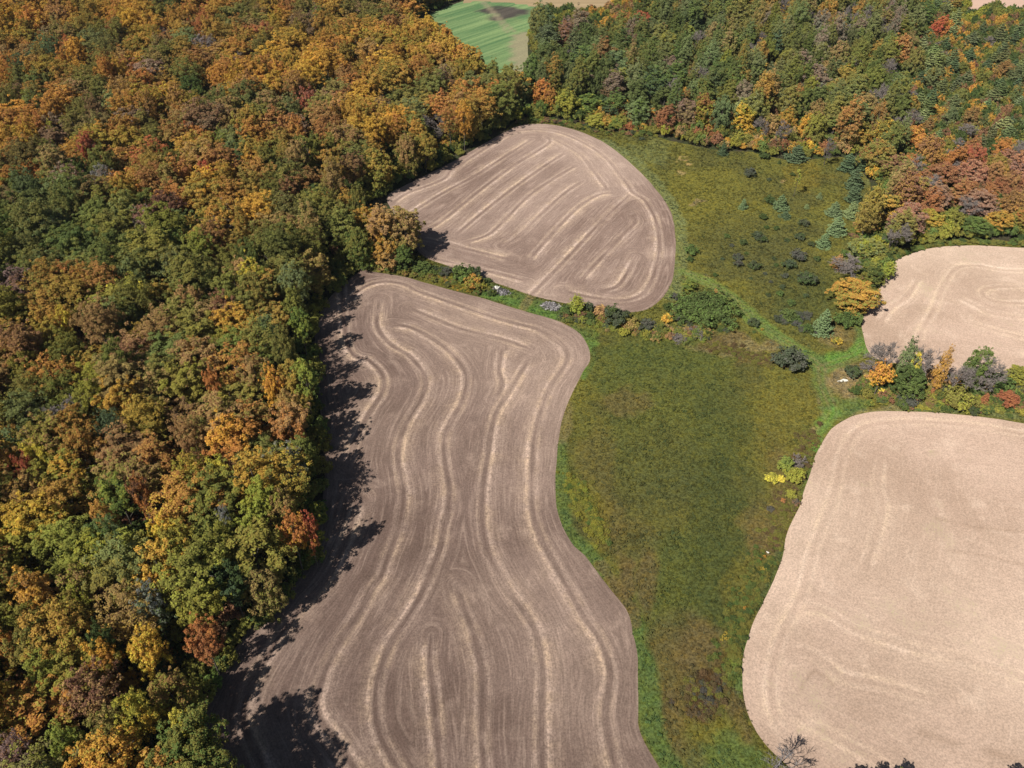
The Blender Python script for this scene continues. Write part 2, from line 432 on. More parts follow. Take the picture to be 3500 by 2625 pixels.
make_field('RUP', T_RUP, SP, .6, 'pale curved stubble field at the right edge beyond the hedge', (20, 190, 100, 400), .75, 4, .8, .35)

# ---- distant green field with its burnt-looking bare patch, and the two far tan fields
def green_field_material():
    n = NT('young_green_crop'); p = n.pos()
    s = n.attr('across').outputs['Fac']
    st = n.noise(n.xyz(n.math('MULTIPLY', s, .28), 0.0, n.math('MULTIPLY', n.attr('along').outputs['Fac'], .012)), 1.0, 4, .6)
    g = n.noise(p, 1.2, 3); pt = n.noise(p, .03, 3)
    c = n.mix(n.mp(st, .36, .64), lin((88,118,78)), lin((128,150,100)))
    c = n.mix(n.math('MULTIPLY', n.mp(pt, .5, .7), .5), c, lin((134,144,98)))
    c = n.mix(n.attr('soil').outputs['Fac'], c, n.mix(n.mp(st, .35, .65), lin((68,64,60)), lin((88,82,74))))
    c = n.mix(n.attr('pale').outputs['Fac'], c, lin((150,138,112)))
    return n.diffuse(n.scale_col(c, n.mp(g, .25, .75, .85, 1.15)))
Q = PL['GREEN']
P, F = region_grid(lambda p: sdf(p, Q), bbox(Q), 1.6)
a0 = np.array(at(994, 75)); a1 = np.array(at(1141, 27)); dr = (a1 - a0) / np.linalg.norm(a1 - a0)
along = (P - a0) @ dr; across = (P - a0) @ np.array([-dr[1], dr[0]])
soilp = gpoly([(1030,24),(1060,13),(1134,19),(1140,26),(1086,47),(1060,44),(1072,31),(1045,28)], 2.0, 77)
wob = (fbm(P[:, 0] / 6, P[:, 1] / 3, 5, 3) - .5) * 12
soil = sm(1.5, -3.0, sdf(P, soilp) + wob * .6)
dC = segdist(P, trk([(1150,80),(1143,110),(1146,150)]), False)
pale = sm(11, 6, dC + wob * .6) * .8
for q in ([(1034,-2),(1056,20),(1078,45),(1095,70)], [(1040,-2),(1062,20),(1086,45),(1110,68)]):
    pale = np.maximum(pale, np.exp(-(segdist(P, trk(q), False) / 1.0) ** 2) * .6)
V = np.stack([P[:, 0], P[:, 1], np.full(len(P), .05)], 1)
tag(obj('green_field', mesh_np('green_field', V, F, [green_field_material()], vert_attr=dict(along=along, across=across, soil=soil, pale=pale))),
    'distant bright green field with a dark bare patch at the top', kind='structure')
def tan_material(name, c0, c1):
    n = NT(name); p = n.pos()
    return n.diffuse(n.mix(n.noise(n.vmath('MULTIPLY', p, (.02, .3, .1)), 1.0, 4), c0, c1))
MT1 = tan_material('dry_far_field', lin((132,114,86)), lin((178,156,122)))
MT2 = tan_material('bare_far_field', lin((176,146,130)), lin((198,170,150)))
for k, mt, lb in (('FARTAN', MT1, 'dry tan strip of field beyond the bright green field'), ('RTAN', MT2, 'pinkish bare field in the top right corner')):
    Q = PL[k]; P, F = region_grid(lambda p: sdf(p, Q), bbox(Q), 3.0)
    tag(obj('distant_field', mesh_np('distant_field', np.stack([P[:, 0], P[:, 1], np.full(len(P), .06)], 1), F, [mt])), lb, kind='structure')

# ---- meadow, grass path: colours of the vegetation, patch by patch
C_ = dict(olive=(114,113,60), yolive=(128,123,60), dolive=(98,98,60), green=(94,104,58), dgreen=(84,92,54), gold=(128,116,56), brown=(122,106,72), dry=(150,132,98), maroon=(88,66,50),
          strip=(102,124,70), bright=(108,148,70), pale=(128,136,90), path=(114,136,72), teal=(92,112,72), straw=(190,165,115))
def tone_map(P):
    px, py, _ = proj(P[:, 0], P[:, 1])
    w1 = (fbm(P[:, 0] / 5, P[:, 1] / 5, 41, 4) - .5); w2 = (fbm(P[:, 0] / 5, P[:, 1] / 5, 47, 4) - .5)
    X = px + w1 * 70; Y = py + w2 * 55
    col = np.zeros((len(P), 3)); col[:] = np.array(lin(C_['olive'])) * .75
    def put(m, c):
        c = np.array(lin(C_[c])) * .75; m = m[:, None]
        col[:] = col * (1 - m) + c * m
    put(sm(.42, .68, fbm(P[:, 0] / 14, P[:, 1] / 14, 61, 4)) * .55, 'yolive')
    put(sm(.48, .70, fbm(P[:, 0] / 11, P[:, 1] / 11, 67, 4)) * .7, 'dolive')
    for (x, y, rx, ry, c, s) in [
        (1450,900,150,200,'green',.55),(1420,1080,160,160,'dolive',.4),(1560,980,90,220,'dgreen',.35),(1690,960,60,120,'gold',.3),(1470,760,160,50,'green',.5),(1330,790,60,60,'green',.5),
        (1470,1260,150,120,'green',.7),(1550,1160,60,200,'dgreen',.6),(1350,875,55,25,'brown',.55),(1290,1000,50,90,'brown',.3),(1310,1130,45,60,'brown',.35),(1370,1180,60,60,'brown',.3),
        (1400,1270,35,70,'brown',.7),(1350,1250,20,60,'brown',.8),(1480,1450,90,120,'brown',.55),(1500,1400,50,60,'brown',.6),(1450,1560,40,80,'brown',.55),(1640,1140,40,80,'brown',.4),(1690,1060,36,90,'brown',.45),
        (1655,1180,40,60,'brown',.55),(1600,1290,40,80,'gold',.35),(1530,1490,28,40,'maroon',.85),(1515,1540,24,28,'maroon',.8),(1560,1440,20,30,'maroon',.5),(1595,1510,30,60,'brown',.8),(1600,1590,26,30,'brown',.7),
        (1560,1590,50,36,'yolive',.7),(1565,1600,35,25,'strip',.6),(1560,1650,110,40,'strip',.75),(1560,1740,160,60,'teal',.6),(1480,1655,40,50,'brown',.45),(1590,1450,18,70,'bright',.35),
        (1490,480,60,150,'yolive',.6),(1400,330,60,25,'pale',.4),(1560,420,120,60,'yolive',.45),(1740,385,50,30,'gold',.7),(1600,520,120,60,'dolive',.5),(1700,600,90,100,'dolive',.55),(1740,660,70,70,'dgreen',.5),
        (1490,345,12,5,'straw',.8),(1474,376,16,5,'straw',.7),(1700,398,8,5,'straw',.8),(1520,432,10,6,'dry',.7),(1508,598,14,5,'straw',1.),(1600,750,110,18,'dry',.6),(1560,740,60,14,'brown',.7),(1660,785,60,12,'brown',.6),
        (1825,822,42,34,'dry',.9),(1835,790,40,24,'brown',.6),(1830,735,50,40,'brown',.6),(1788,735,35,20,'dry',.45),(1760,860,40,60,'gold',.3),(1775,905,12,60,'dry',.6),(1210,690,18,14,'dry',.8),(940,585,45,12,'dry',.5),
        (860,590,90,20,'dolive',.5),(1000,600,60,20,'yolive',.5),(1240,735,30,30,'strip',.5),(1268,770,16,40,'bright',.6),(1400,700,160,16,'yolive',.5),(1275,1085,26,50,'yolive',.8),(1296,1120,22,50,'gold',.6),
        (1870,455,10,80,'pale',.35),(1950,880,200,12,'yolive',.6),(2100,870,200,40,'dolive',.5),(1860,890,60,14,'pale',.6),(1485,640,60,60,'dolive',.4)]:
        r = np.sqrt(((X - x) / rx) ** 2 + ((Y - y) / ry) ** 2); put(sm(1.25, .65, r) * s, c)
    for pts, wd, c, s in [
        ([(1300,306),(1345,330),(1390,368),(1430,415),(1460,465),(1472,520),(1470,580),(1450,640)], 3.2, 'pale', .85),
        ([(1205,960),(1208,1040),(1212,1100),(1232,1155),(1262,1190),(1300,1235)], 2.4, 'strip', .8), ([(1228,870),(1212,950)], 2.0, 'dry', .45), ([(1250,1180),(1285,1215),(1308,1240)], 1.6, 'strip', .9),
        ([(1372,1350),(1388,1430),(1400,1500),(1412,1580),(1450,1659),(1540,1800)], 2.9, 'strip', 1.), ([(1240,712),(1272,742),(1283,780),(1262,815)], 1.5, 'strip', .6),
        ([(1000,604),(1060,628),(1130,655),(1205,678)], 4.6, 'strip', .95), ([(1050,636),(1100,652),(1190,684)], 2.0, 'bright', .45), ([(1148,640),(1128,672)], 1.5, 'dry', .7),
        ([(1480,590),(1540,618),(1600,660),(1640,700),(1690,735),(1740,768),(1780,790)], 3.2, 'path', 1.), ([(1610,672),(1640,700),(1690,735)], 1.8, 'strip', .6),
        ([(1745,775),(1800,782),(1850,765),(1872,735),(1860,700)], 3.2, 'strip', .9), ([(1800,775),(1850,760),(1870,742)], 2.6, 'bright', .9),
        ([(1765,790),(1772,830),(1790,870),(1800,890),(1850,878)], 3.2, 'strip', .85), ([(1800,885),(1790,905),(1770,935),(1758,970)], 2.2, 'bright', .85),
        ([(1752,980),(1742,1040),(1728,1080)], 1.2, 'strip', .6), ([(1690,1180),(1672,1240),(1640,1310)], 1.4, 'teal', .6), ([(1606,1370),(1597,1420),(1596,1480)], 1.2, 'strip', .7),
        ([(1300,1225),(1330,1270),(1365,1320),(1372,1350)], 1.5, 'brown', .8), ([(1860,900),(1960,882),(2060,885),(2150,895),(2300,915)], 1.6, 'pale', .8),
        ([(1840,912),(1870,893),(1960,878)], 1.3, 'dry', .5)]:
        d = segdist(P, trk(pts), False) + w1 * 2.6; put(sm(wd * .9, wd * .4, d) * s * (.75 + .5 * (fbm(P[:, 0] / 2, P[:, 1] / 2, 99, 3) - .25)), c)
    for off in (-.75, .75):      # worn wheel lines of the grass track
        for q in PATH:
            t = q + np.stack([-np.gradient(q[:, 1]), np.gradient(q[:, 0])], 1) / np.hypot(np.gradient(q[:, 0]), np.gradient(q[:, 1]))[:, None] * off
            put(sm(.55, .15, segdist(P, t, False)) * .42 * np.clip(fbm(P[:, 0] / 4, P[:, 1] / 4, 151, 3) * 2 - .3, 0, 1), 'dry')
    return col

PATH = [trk([(1478,588),(1540,618),(1600,660),(1640,700),(1690,735),(1740,768),(1775,795)]), trk([(1775,795),(1810,782),(1850,765),(1872,735)]), trk([(1775,795),(1778,830),(1794,870),(1800,890),(1785,915),(1765,945)])]
def path_d(P): return np.minimum.reduce([segdist(P, q, False) for q in PATH]) - 2.4 + (fbm(P[:, 0] / 2.5, P[:, 1] / 2.5, 71, 3) - .5) * 1.4
def cuts(P): return np.minimum.reduce([sdf(P, PL[k]) for k in ('LOWER', 'UPPER', 'RLOW', 'RUP')])
def open_d(P): return np.maximum(sdf(P, PL['OPEN']), -cuts(P))
def view_d(P):
    px, py, _ = proj(P[:, 0], P[:, 1]); return np.maximum.reduce([(py - 1980), (px - 2500), (-px - 300)]) * .05

def weed_height(P, e):
    h = .12 + .45 * np.clip(fbm(P[:, 0] / 1.3, P[:, 1] / 1.3, 81, 3) - .38, 0, 1) + .5 * np.clip(fbm(P[:, 0] / .8, P[:, 1] / .6, 83, 2) - .5, 0, 1)
    return h * sm(0, 1.6, e)
def meadow_material():
    n = NT('meadow_plants'); p = n.pos()
    c = n.attr('tone').outputs['Color']
    g = n.noise(p, 2.3, 4, .7); g2 = n.noise(p, .7, 3, .6)
    c = n.mix(n.mp(g2, .35, .7), c, n.mix(1.0, c, (1.18, 1.08, .80), 'MULTIPLY'))
    c = n.scale_col(c, n.mp(g, .28, .72, .40, 1.50))
    return n.diffuse(c, n.bump(g, .9, .3))
M_MEADOW = meadow_material()
res = .45
b = bbox(PL['OPEN'])
b = (max(b[0], -40), min(b[1], 200), max(b[2], 30), b[3])
P, F = region_grid(lambda p: np.maximum(np.maximum(open_d(p), -path_d(p)), view_d(p)), b, res)
e = np.minimum(cuts(P), path_d(P) + .3)
V = np.stack([P[:, 0], P[:, 1], .03 + weed_height(P, e)], 1)
tag(obj('meadow', mesh_np('meadow', V, F, [M_MEADOW], col_attr=dict(tone=tone_map(P)), smooth=True)), 'rough olive and gold meadow between the stubble fields', kind='structure')
P, F = region_grid(lambda p: np.maximum(path_d(p), open_d(p)), (10, 120, 60, 260), .5)
V = np.stack([P[:, 0], P[:, 1], .05 + .06 * fbm(P[:, 0], P[:, 1], 5, 3)], 1)
tag(obj('grass_path', mesh_np('grass_path', V, F, [M_MEADOW], col_attr=dict(tone=tone_map(P)), smooth=True)), 'green grass track forking across the meadow', kind='structure')

# ------------------------------------------------------------------ plant models
def unit(a): return a / (np.linalg.norm(a, axis=-1, keepdims=True) + 1e-9)

def leaf_quads(C, N, S, rng, asp=0.75):
    """one slightly irregular quad per leaf clump: centres C, normals N, sizes S"""
    n = len(C); N = unit(N)
    a = unit(np.cross(N, rng.normal(size=(n, 3)))); b = np.cross(N, a)
    S = S[:, None]
    j = lambda: 1 + rng.uniform(-.35, .35, (n, 1))
    V = np.stack([C + a * S * j(), C + b * S * asp * j() + N * S * .18, C - a * S * j(), C - b * S * asp * j() + N * S * .18], 1)
    return V.reshape(-1, 3), np.arange(4 * n).reshape(n, 4)

RAG = [1.0]      # how ragged a crown is
def lobed_crown(rng, rad, z0, z1, nl, per, lr, leaf, shape='round', limbs=None):
    """crown of many small leafy sprays carried on limbs that reach out unevenly, with gaps between them"""
    hz = (z1 - z0) / 2; zc = (z0 + z1) / 2
    n = limbs or (22 if nl > 100 else 9); D = []
    while len(D) < n:
        u = unit(rng.normal(size=3)); 
        if shape == 'dome': u[2] = abs(u[2])
        elif rng.random() < .55: u[2] = abs(u[2])
        if not D or max(float(u @ d[0]) for d in D) < (.90 if n > 12 else .97) or rng.random() < .04: D.append((unit(u), rng.uniform(1 - .24 * RAG[0], 1 + .14 * RAG[0]), rng.normal()))
    Cs, Ns, Ss, Lo = [], [], [], []
    for i in range(nl):
        u, ln, hue = D[i % n]
        t = rng.uniform(.34, 1.0) ** .75
        q = u * t * ln + rng.normal(size=3) * (.06 + .05 * RAG[0] + .09 * RAG[0] * t)
        hx = (.62 + .38 * math.cos(max(q[2], -1) * 1.2 + .4)) if shape == 'ovoid' else 1.0
        p = np.array([q[0] * rad * hx, q[1] * rad * hx, zc + q[2] * hz * (.94 if q[2] > 0 else .9)])
        if p[2] < z0 - .3 * lr: p[2] = z0 + rng.uniform(0, 1) * lr
        r = lr * rng.uniform(.55, 1.25) * (1.1 - .3 * t); m = int(per * rng.uniform(.7, 1.2) * (r / lr) ** 1.3) + 4
        d = unit(rng.normal(size=(m, 3)) + u * .9 + [0, 0, .45])
        c = p + d * r * (rng.uniform(.45, 1.08, (m, 1)) + .40 * RAG[0] * (rng.random((m, 1)) < .10)) * np.array([1.05, 1.05, .85])
        Cs.append(c); Ns.append(d * .9 + u * .25 + [0, 0, .35] + rng.normal(size=(m, 3)) * .45); Ss.append(leaf * rng.uniform(.6, 1.35, m))
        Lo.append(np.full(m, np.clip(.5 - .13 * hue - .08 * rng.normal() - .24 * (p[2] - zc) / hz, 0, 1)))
    C = np.concatenate(Cs); N = np.concatenate(Ns); S = np.concatenate(Ss); L = np.concatenate(Lo)
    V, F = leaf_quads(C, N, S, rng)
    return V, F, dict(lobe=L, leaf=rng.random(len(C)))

def pine_crown(rng, rad, z0, z1, tiers, full=1.0, leaf=.3):
    Cs, Ns, Ss = [], [], []
    for i in range(tiers):
        t = i / (tiers - 1); z = z0 + (z1 - z0) * t
        r = rad * ((1 - t) ** .75 * .95 + .06) * rng.uniform(.8, 1.15)
        nb = max(4, int(9 * (1 - t * .45)))
        a0 = rng.uniform(0, 6.28)
        for k in range(nb):
            a = a0 + k * 6.283 / nb + rng.normal() * .18; rr = r * rng.uniform(.72, 1.12)
            m = int(34 * full * (rr / rad + .25)); s = np.sqrt(rng.uniform(.02, 1, m)); w = .16 * rr * np.sin(s * 2.6) + .1
            off = rng.normal(size=m) * w
            dx, dy = math.cos(a), math.sin(a)
            c = np.stack([dx * rr * s - dy * off, dy * rr * s + dx * off, z + rr * (.30 * s ** 2 - .10 * s) + rng.normal(size=m) * .10], 1)
            Cs.append(c); Ns.append(np.array([0, 0, 1.]) + rng.normal(size=(m, 3)) * .55 + np.array([dx, dy, 0]) * .35); Ss.append(leaf * rng.uniform(.6, 1.3, m))
    C = np.concatenate(Cs); V, F = leaf_quads(C, np.concatenate(Ns), np.concatenate(Ss), rng, .5)
    return V, F, dict(lobe=rng.random(len(C)), leaf=rng.random(len(C)))

def tube(path, r0, r1, k=5):
    """tapered tube along path, returns V, F(quads)"""
    P = np.array(path, float); n = len(P); V = []
    for i in range(n):
        d = unit(P[min(i + 1, n - 1)] - P[max(i - 1, 0)]); a = unit(np.cross(d, [.31, .95, .07])); b = np.cross(d, a)
        r = r0 + (r1 - r0) * i / (n - 1)
        for j in range(k):
            t = 2 * math.pi * j / k; V.append(P[i] + (a * math.cos(t) + b * math.sin(t)) * r)
    F = [[i * k + j, i * k + (j + 1) % k, (i + 1) * k + (j + 1) % k, (i + 1) * k + j] for i in range(n - 1) for j in range(k)]
    return np.array(V), np.array(F)

class Acc:
    def __init__(s): s.V = []; s.F = []; s.n = 0
    def add(s, vf): s.V.append(vf[0]); s.F.append(vf[1] + s.n); s.n += len(vf[0])
    def get(s): return np.concatenate(s.V), np.concatenate(s.F)

def trunk(rng, h, r, rad, zc, limbs=7):
    A = Acc(); bend = rng.normal(size=2) * .25
    top = np.array([bend[0], bend[1], h])
    A.add(tube([(0, 0, -.3), (bend[0] * .3, bend[1] * .3, h * .35), (bend[0] * .7, bend[1] * .5, h * .7), top], r, r * .25, 6))
    for i in range(limbs):
        z = h * rng.uniform(.3, .8); a = rng.uniform(0, 6.28); L = rad * rng.uniform(.5, .85)
        p0 = np.array([bend[0] * z / h, bend[1] * z / h, z])
        p1 = p0 + [math.cos(a) * L * .5, math.sin(a) * L * .5, L * .5]; p2 = p0 + [math.cos(a) * L, math.sin(a) * L, L * .85]
        A.add(tube([p0, p1, p2], r * .42, r * .1, 4))
    return A.get()

def branch_tree(rng, h, r, spread, depth=5, fan=3, up=.55):
    """leafless tree: recursive boughs; returns trunk mesh data and twig mesh data"""
    T = Acc(); B = Acc()
    def grow(p, d, L, rr, lev):
        q1 = p + d * L * .5 + rng.normal(size=3) * L * .05; q2 = p + d * L + rng.normal(size=3) * L * .06
        (T if lev <= 0 else B).add(tube([p, q1, q2], rr, rr * .62, 5 if lev < 2 else 3))
        if lev >= depth: return
        for i in range(fan + (1 if lev > 1 else 0)):
            t = rng.uniform(.45, 1.0); s = p + (q2 - p) * t
            nd = unit(d + rng.normal(size=3) * spread + [0, 0, up * .3])
            grow(s, nd, L * rng.uniform(.52, .78), max(rr * .55, .030), lev + 1)
    grow(np.array([0, 0, -.2]), np.array([0, 0, 1.]), h * .36, r, 0)
    return T.get(), B.get()

MODEL = {}      # kind -> list of (crown mesh, trunk mesh, dict(rad, zc, h))
def add_model(kind, cr, tr, info, leafm=M_LEAF, barkm=M_BARK):
    V, F, fa = cr
    cm = mesh_np('crown', V, F, [leafm], face_attr=fa)
    tm = mesh_np('trunk', tr[0], tr[1], [barkm], smooth=True) if tr is not None else None
    MODEL.setdefault(kind, []).append((cm, tm, info))

rg = np.random.default_rng(5)
for i in range(10):      # forest maples: high crowns, the first four ragged, the rest gathered and rounder
    RAG[0] = 1.0 if i < 4 else .45
    rad = 4.5; z0 = rg.uniform(5.0, 7.0); z1 = 17.0 + rg.uniform(-.8, .8)
    add_model('maple', lobed_crown(rg, rad, z0, z1, 250, 64, .66, .148), trunk(rg, 14, .24, rad, 11), dict(rad=rad, zc=(z0 + z1) / 2, h=z1, ch=z1 - z0))
RAG[0] = .55
for i in range(3):      # finer, softer crowns
    rad = 4.5; z0 = 5.5; z1 = 17.0
    add_model('soft', lobed_crown(rg, rad, z0, z1, 320, 34, .66, .14, 'round', 34), trunk(rg, 14, .22, rad, 11), dict(rad=rad, zc=11.2, h=z1, ch=z1 - z0))
for i in range(4):      # edge trees leafed to the ground
    rad = 4.5; z0 = 1.0; z1 = 14.0 + rg.uniform(-.6, .6)
    add_model('edge', lobed_crown(rg, rad, z0, z1, 330, 58, .68, .155, 'ovoid', 30), trunk(rg, 11, .25, rad, 8), dict(rad=rad, zc=7.2, h=z1, ch=z1 - z0))
for i in range(3):      # poplar-like, tall and fine
    rad = 3.4; z0 = 2.0; z1 = 18.0
    add_model('poplar', lobed_crown(rg, rad, z0, z1, 340, 34, .62, .15, 'ovoid', 34), trunk(rg, 15, .2, rad, 8), dict(rad=rad, zc=9.8, h=z1, ch=z1 - z0))
for i in range(3):
    rad = 3.2
    add_model('pine', pine_crown(rg, rad, .8, 11.5, 13, 1.0), tube([(0, 0, -.2), (.05, 0, 5), (0, .05, 11.2)], .16, .04, 6), dict(rad=rad, zc=5.2, h=11.6, ch=10.8), M_NEEDLE)
for i in range(2):      # broad low pine
    rad = 3.6
    add_model('broadpine', pine_crown(rg, rad, .4, 6.8, 9, 1.3), tube([(0, 0, -.2), (.05, 0, 3), (0, .05, 6.5)], .16, .04, 6), dict(rad=rad, zc=3.0, h=6.8, ch=6.2), M_NEEDLE)
for i in range(4):      # shrubs
    rad = 1.6
    add_model('shrub', lobed_crown(rg, rad, -.2, 2.2, 80, 24, .42, .13, 'dome', 20), tube([(0, 0, -.1), (.05, 0, .6), (.1, .05, 1.3)], .06, .02, 4), dict(rad=rad, zc=.9, h=2.2, ch=2.2))
for i in range(2):      # wide thicket
    rad = 5.0
    add_model('thicket', lobed_crown(rg, rad, -1.2, 3.2, 420, 30, .62, .15, 'dome', 60), tube([(0, 0, -.1), (.3, .1, 1.2), (.5, .3, 2.2)], .09, .03, 4), dict(rad=rad, zc=1.3, h=3.2, ch=3.4))
for i in range(2):      # slender open sapling
    rad = 1.0
    add_model('sapling', lobed_crown(rg, rad, 2.2, 8.5, 26, 16, .45, .13, 'ovoid'), trunk(rg, 8, .07, 1.1, 5, 5), dict(rad=rad, zc=5.2, h=8.5, ch=6.3))
for i in range(3):      # leafless tree
    t, b_ = branch_tree(rg, 13, .2, .42, 6, 3)
    cm = mesh_np('boughs', b_[0], b_[1], [M_TWIG]); tm = mesh_np('trunk', t[0], t[1], [M_BIRCH if i == 1 else M_BARK])
    MODEL.setdefault('bare', []).append((cm, tm, dict(rad=3.4, zc=8, h=13, ch=10)))
for i in range(2):      # leafless bush, many stems
    B = Acc(); T = Acc()
    for k in range(9):
        a = rg.uniform(0, 6.28); d0 = unit(np.array([math.cos(a) * .5, math.sin(a) * .5, 1.]))
        def grow(p, d, L, rr, lev):
            q = p + d * L; (T if lev == 0 else B).add(tube([p, (p + q) / 2 + rg.normal(size=3) * L * .06, q], rr, rr * .6, 3))
            if lev >= 4: return
            for _ in range(4): grow(p + (q - p) * rg.uniform(.5, 1), unit(d + rg.normal(size=3) * .38), L * rg.uniform(.5, .75), max(rr * .6, .02), lev + 1)
        grow(np.array([math.cos(a) * .3, math.sin(a) * .3, -.05]), d0, 1.25, .035, 0)
    b_ = B.get(); t = T.get()
    MODEL.setdefault('barebush', []).append((mesh_np('boughs', b_[0], b_[1], [M_TWIG]), mesh_np('stem', t[0], t[1], [M_BARK]), dict(rad=1.7, zc=1.7, h=3.3, ch=3.2)))

# leaf colours as they look in full sun (8-bit), turned into surface colours
K = dict(orange=(178,120,58), rust=(150,98,60), red=(170,88,60), gold=(206,154,44), yellow=(206,176,52), lime=(148,154,56), ygreen=(146,142,46), olive=(124,120,50), green=(98,114,52), dgreen=(76,90,46),
         sage=(116,128,80), bgreen=(80,96,64), tan=(164,130,80), brown=(136,98,70), mauve=(138,112,104), grey=(132,130,122), ochre=(176,134,50), maroon=(108,76,60), pink=(160,114,90), dgrey=(78,84,62),
         dpurple=(88,86,76), white=(190,180,165), weed=(112,92,60), ppine=(104,122,78), brick=(146,86,58))
GAIN = 1.5
def col(nm):
    c = lin(K[nm]); l = .3 * c[0] + .6 * c[1] + .1 * c[2]
    return tuple(min((x * .90 + l * .10) * GAIN, .8) for x in c)

KINDS = {'maple': ('broadleaf_tree', 'tree'), 'soft': ('broadleaf_tree', 'tree'), 'edge': ('broadleaf_tree', 'tree'), 'poplar': ('broadleaf_tree', 'tree'), 'sapling': ('sapling', 'young tree'),
         'pine': ('pine_tree', 'pine tree'), 'broadpine': ('pine_tree', 'pine tree'), 'shrub': ('shrub', 'shrub'), 'thicket': ('thicket', 'thicket'), 'bare': ('bare_tree', 'bare tree'), 'barebush': ('bare_bush', 'bare bush')}

def depth_of(x, y, z): return proj(x, y, z)[2]

def jit(c, r=.10):
    k = 1 + R.uniform(-r, r); return tuple(max(0.002, x * k * (1 + R.uniform(-r * .6, r * .6))) for x in c)

USED = {}
def plant(kind, x, y, sx, sz, ca, cb, label, group=None, var=None, rz=None):
    ms = MODEL[kind]; i = R.randrange(len(ms)) if var is None else var
    cm, tm, info = ms[i]
    nm, cat = KINDS[kind]
    root = empty(nm, (x, y, 0.02), R.uniform(0, 6.28) if rz is None else rz, (sx, sx, sz))
    root.rotation_euler[0] = R.uniform(-.03, .03); root.rotation_euler[1] = R.uniform(-.03, .03)
    tag(root, label, cat, group)
    part = 'boughs' if kind in ('bare', 'barebush') else ('foliage' if kind in ('shrub', 'thicket') else 'crown')
    c = obj(part, cm, root)
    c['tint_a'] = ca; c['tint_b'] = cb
    t = obj('stem' if kind in ('shrub', 'thicket', 'barebush') else 'trunk', tm, root)
    if kind == 'barebush': t.name = 'stems'; t['kind'] = 'stuff'
    USED.setdefault((kind, i), (c, t))
    return root

def fit(kind, px, py, w, h=None, hscale=None):
    """ground position and scale of a plant from where its crown is seen"""
    info = MODEL[kind][0][2]
    sx = 1.0; sz = hscale or 1.0
    for _ in range(6):
        x, y = at(px, py, info['zc'] * sz); d = depth_of(x, y, info['zc'] * sz)
        sx = (w * d / FPX / 2) / (info['rad'] * 1.04)
        if h is not None:
            el = math.atan2(CAMZ, math.hypot(x, y))
            ch = (h * d / FPX - 1.55 * info['rad'] * sx * math.sin(el)) / math.cos(el)
            sz = min(max(ch / info['ch'], (1.05 if kind == 'shrub' else .38) * sx), 2.0 * sx)
    return x, y, sx, sz

def fit_base(kind, bx, by, ty, w):
    """stands at the ground point (bx, by); its top is seen at height ty"""
    info = MODEL[kind][0][2]; x, y = at(bx, by); lo, hi = .5, 40.0
    for _ in range(30):
        m = (lo + hi) / 2
        if proj(x, y, m)[1] > ty: lo = m
        else: hi = m
    d = depth_of(x, y, lo * .6)
    return x, y, (w * d / FPX / 2) / info['rad'], lo / info['h'] * .95

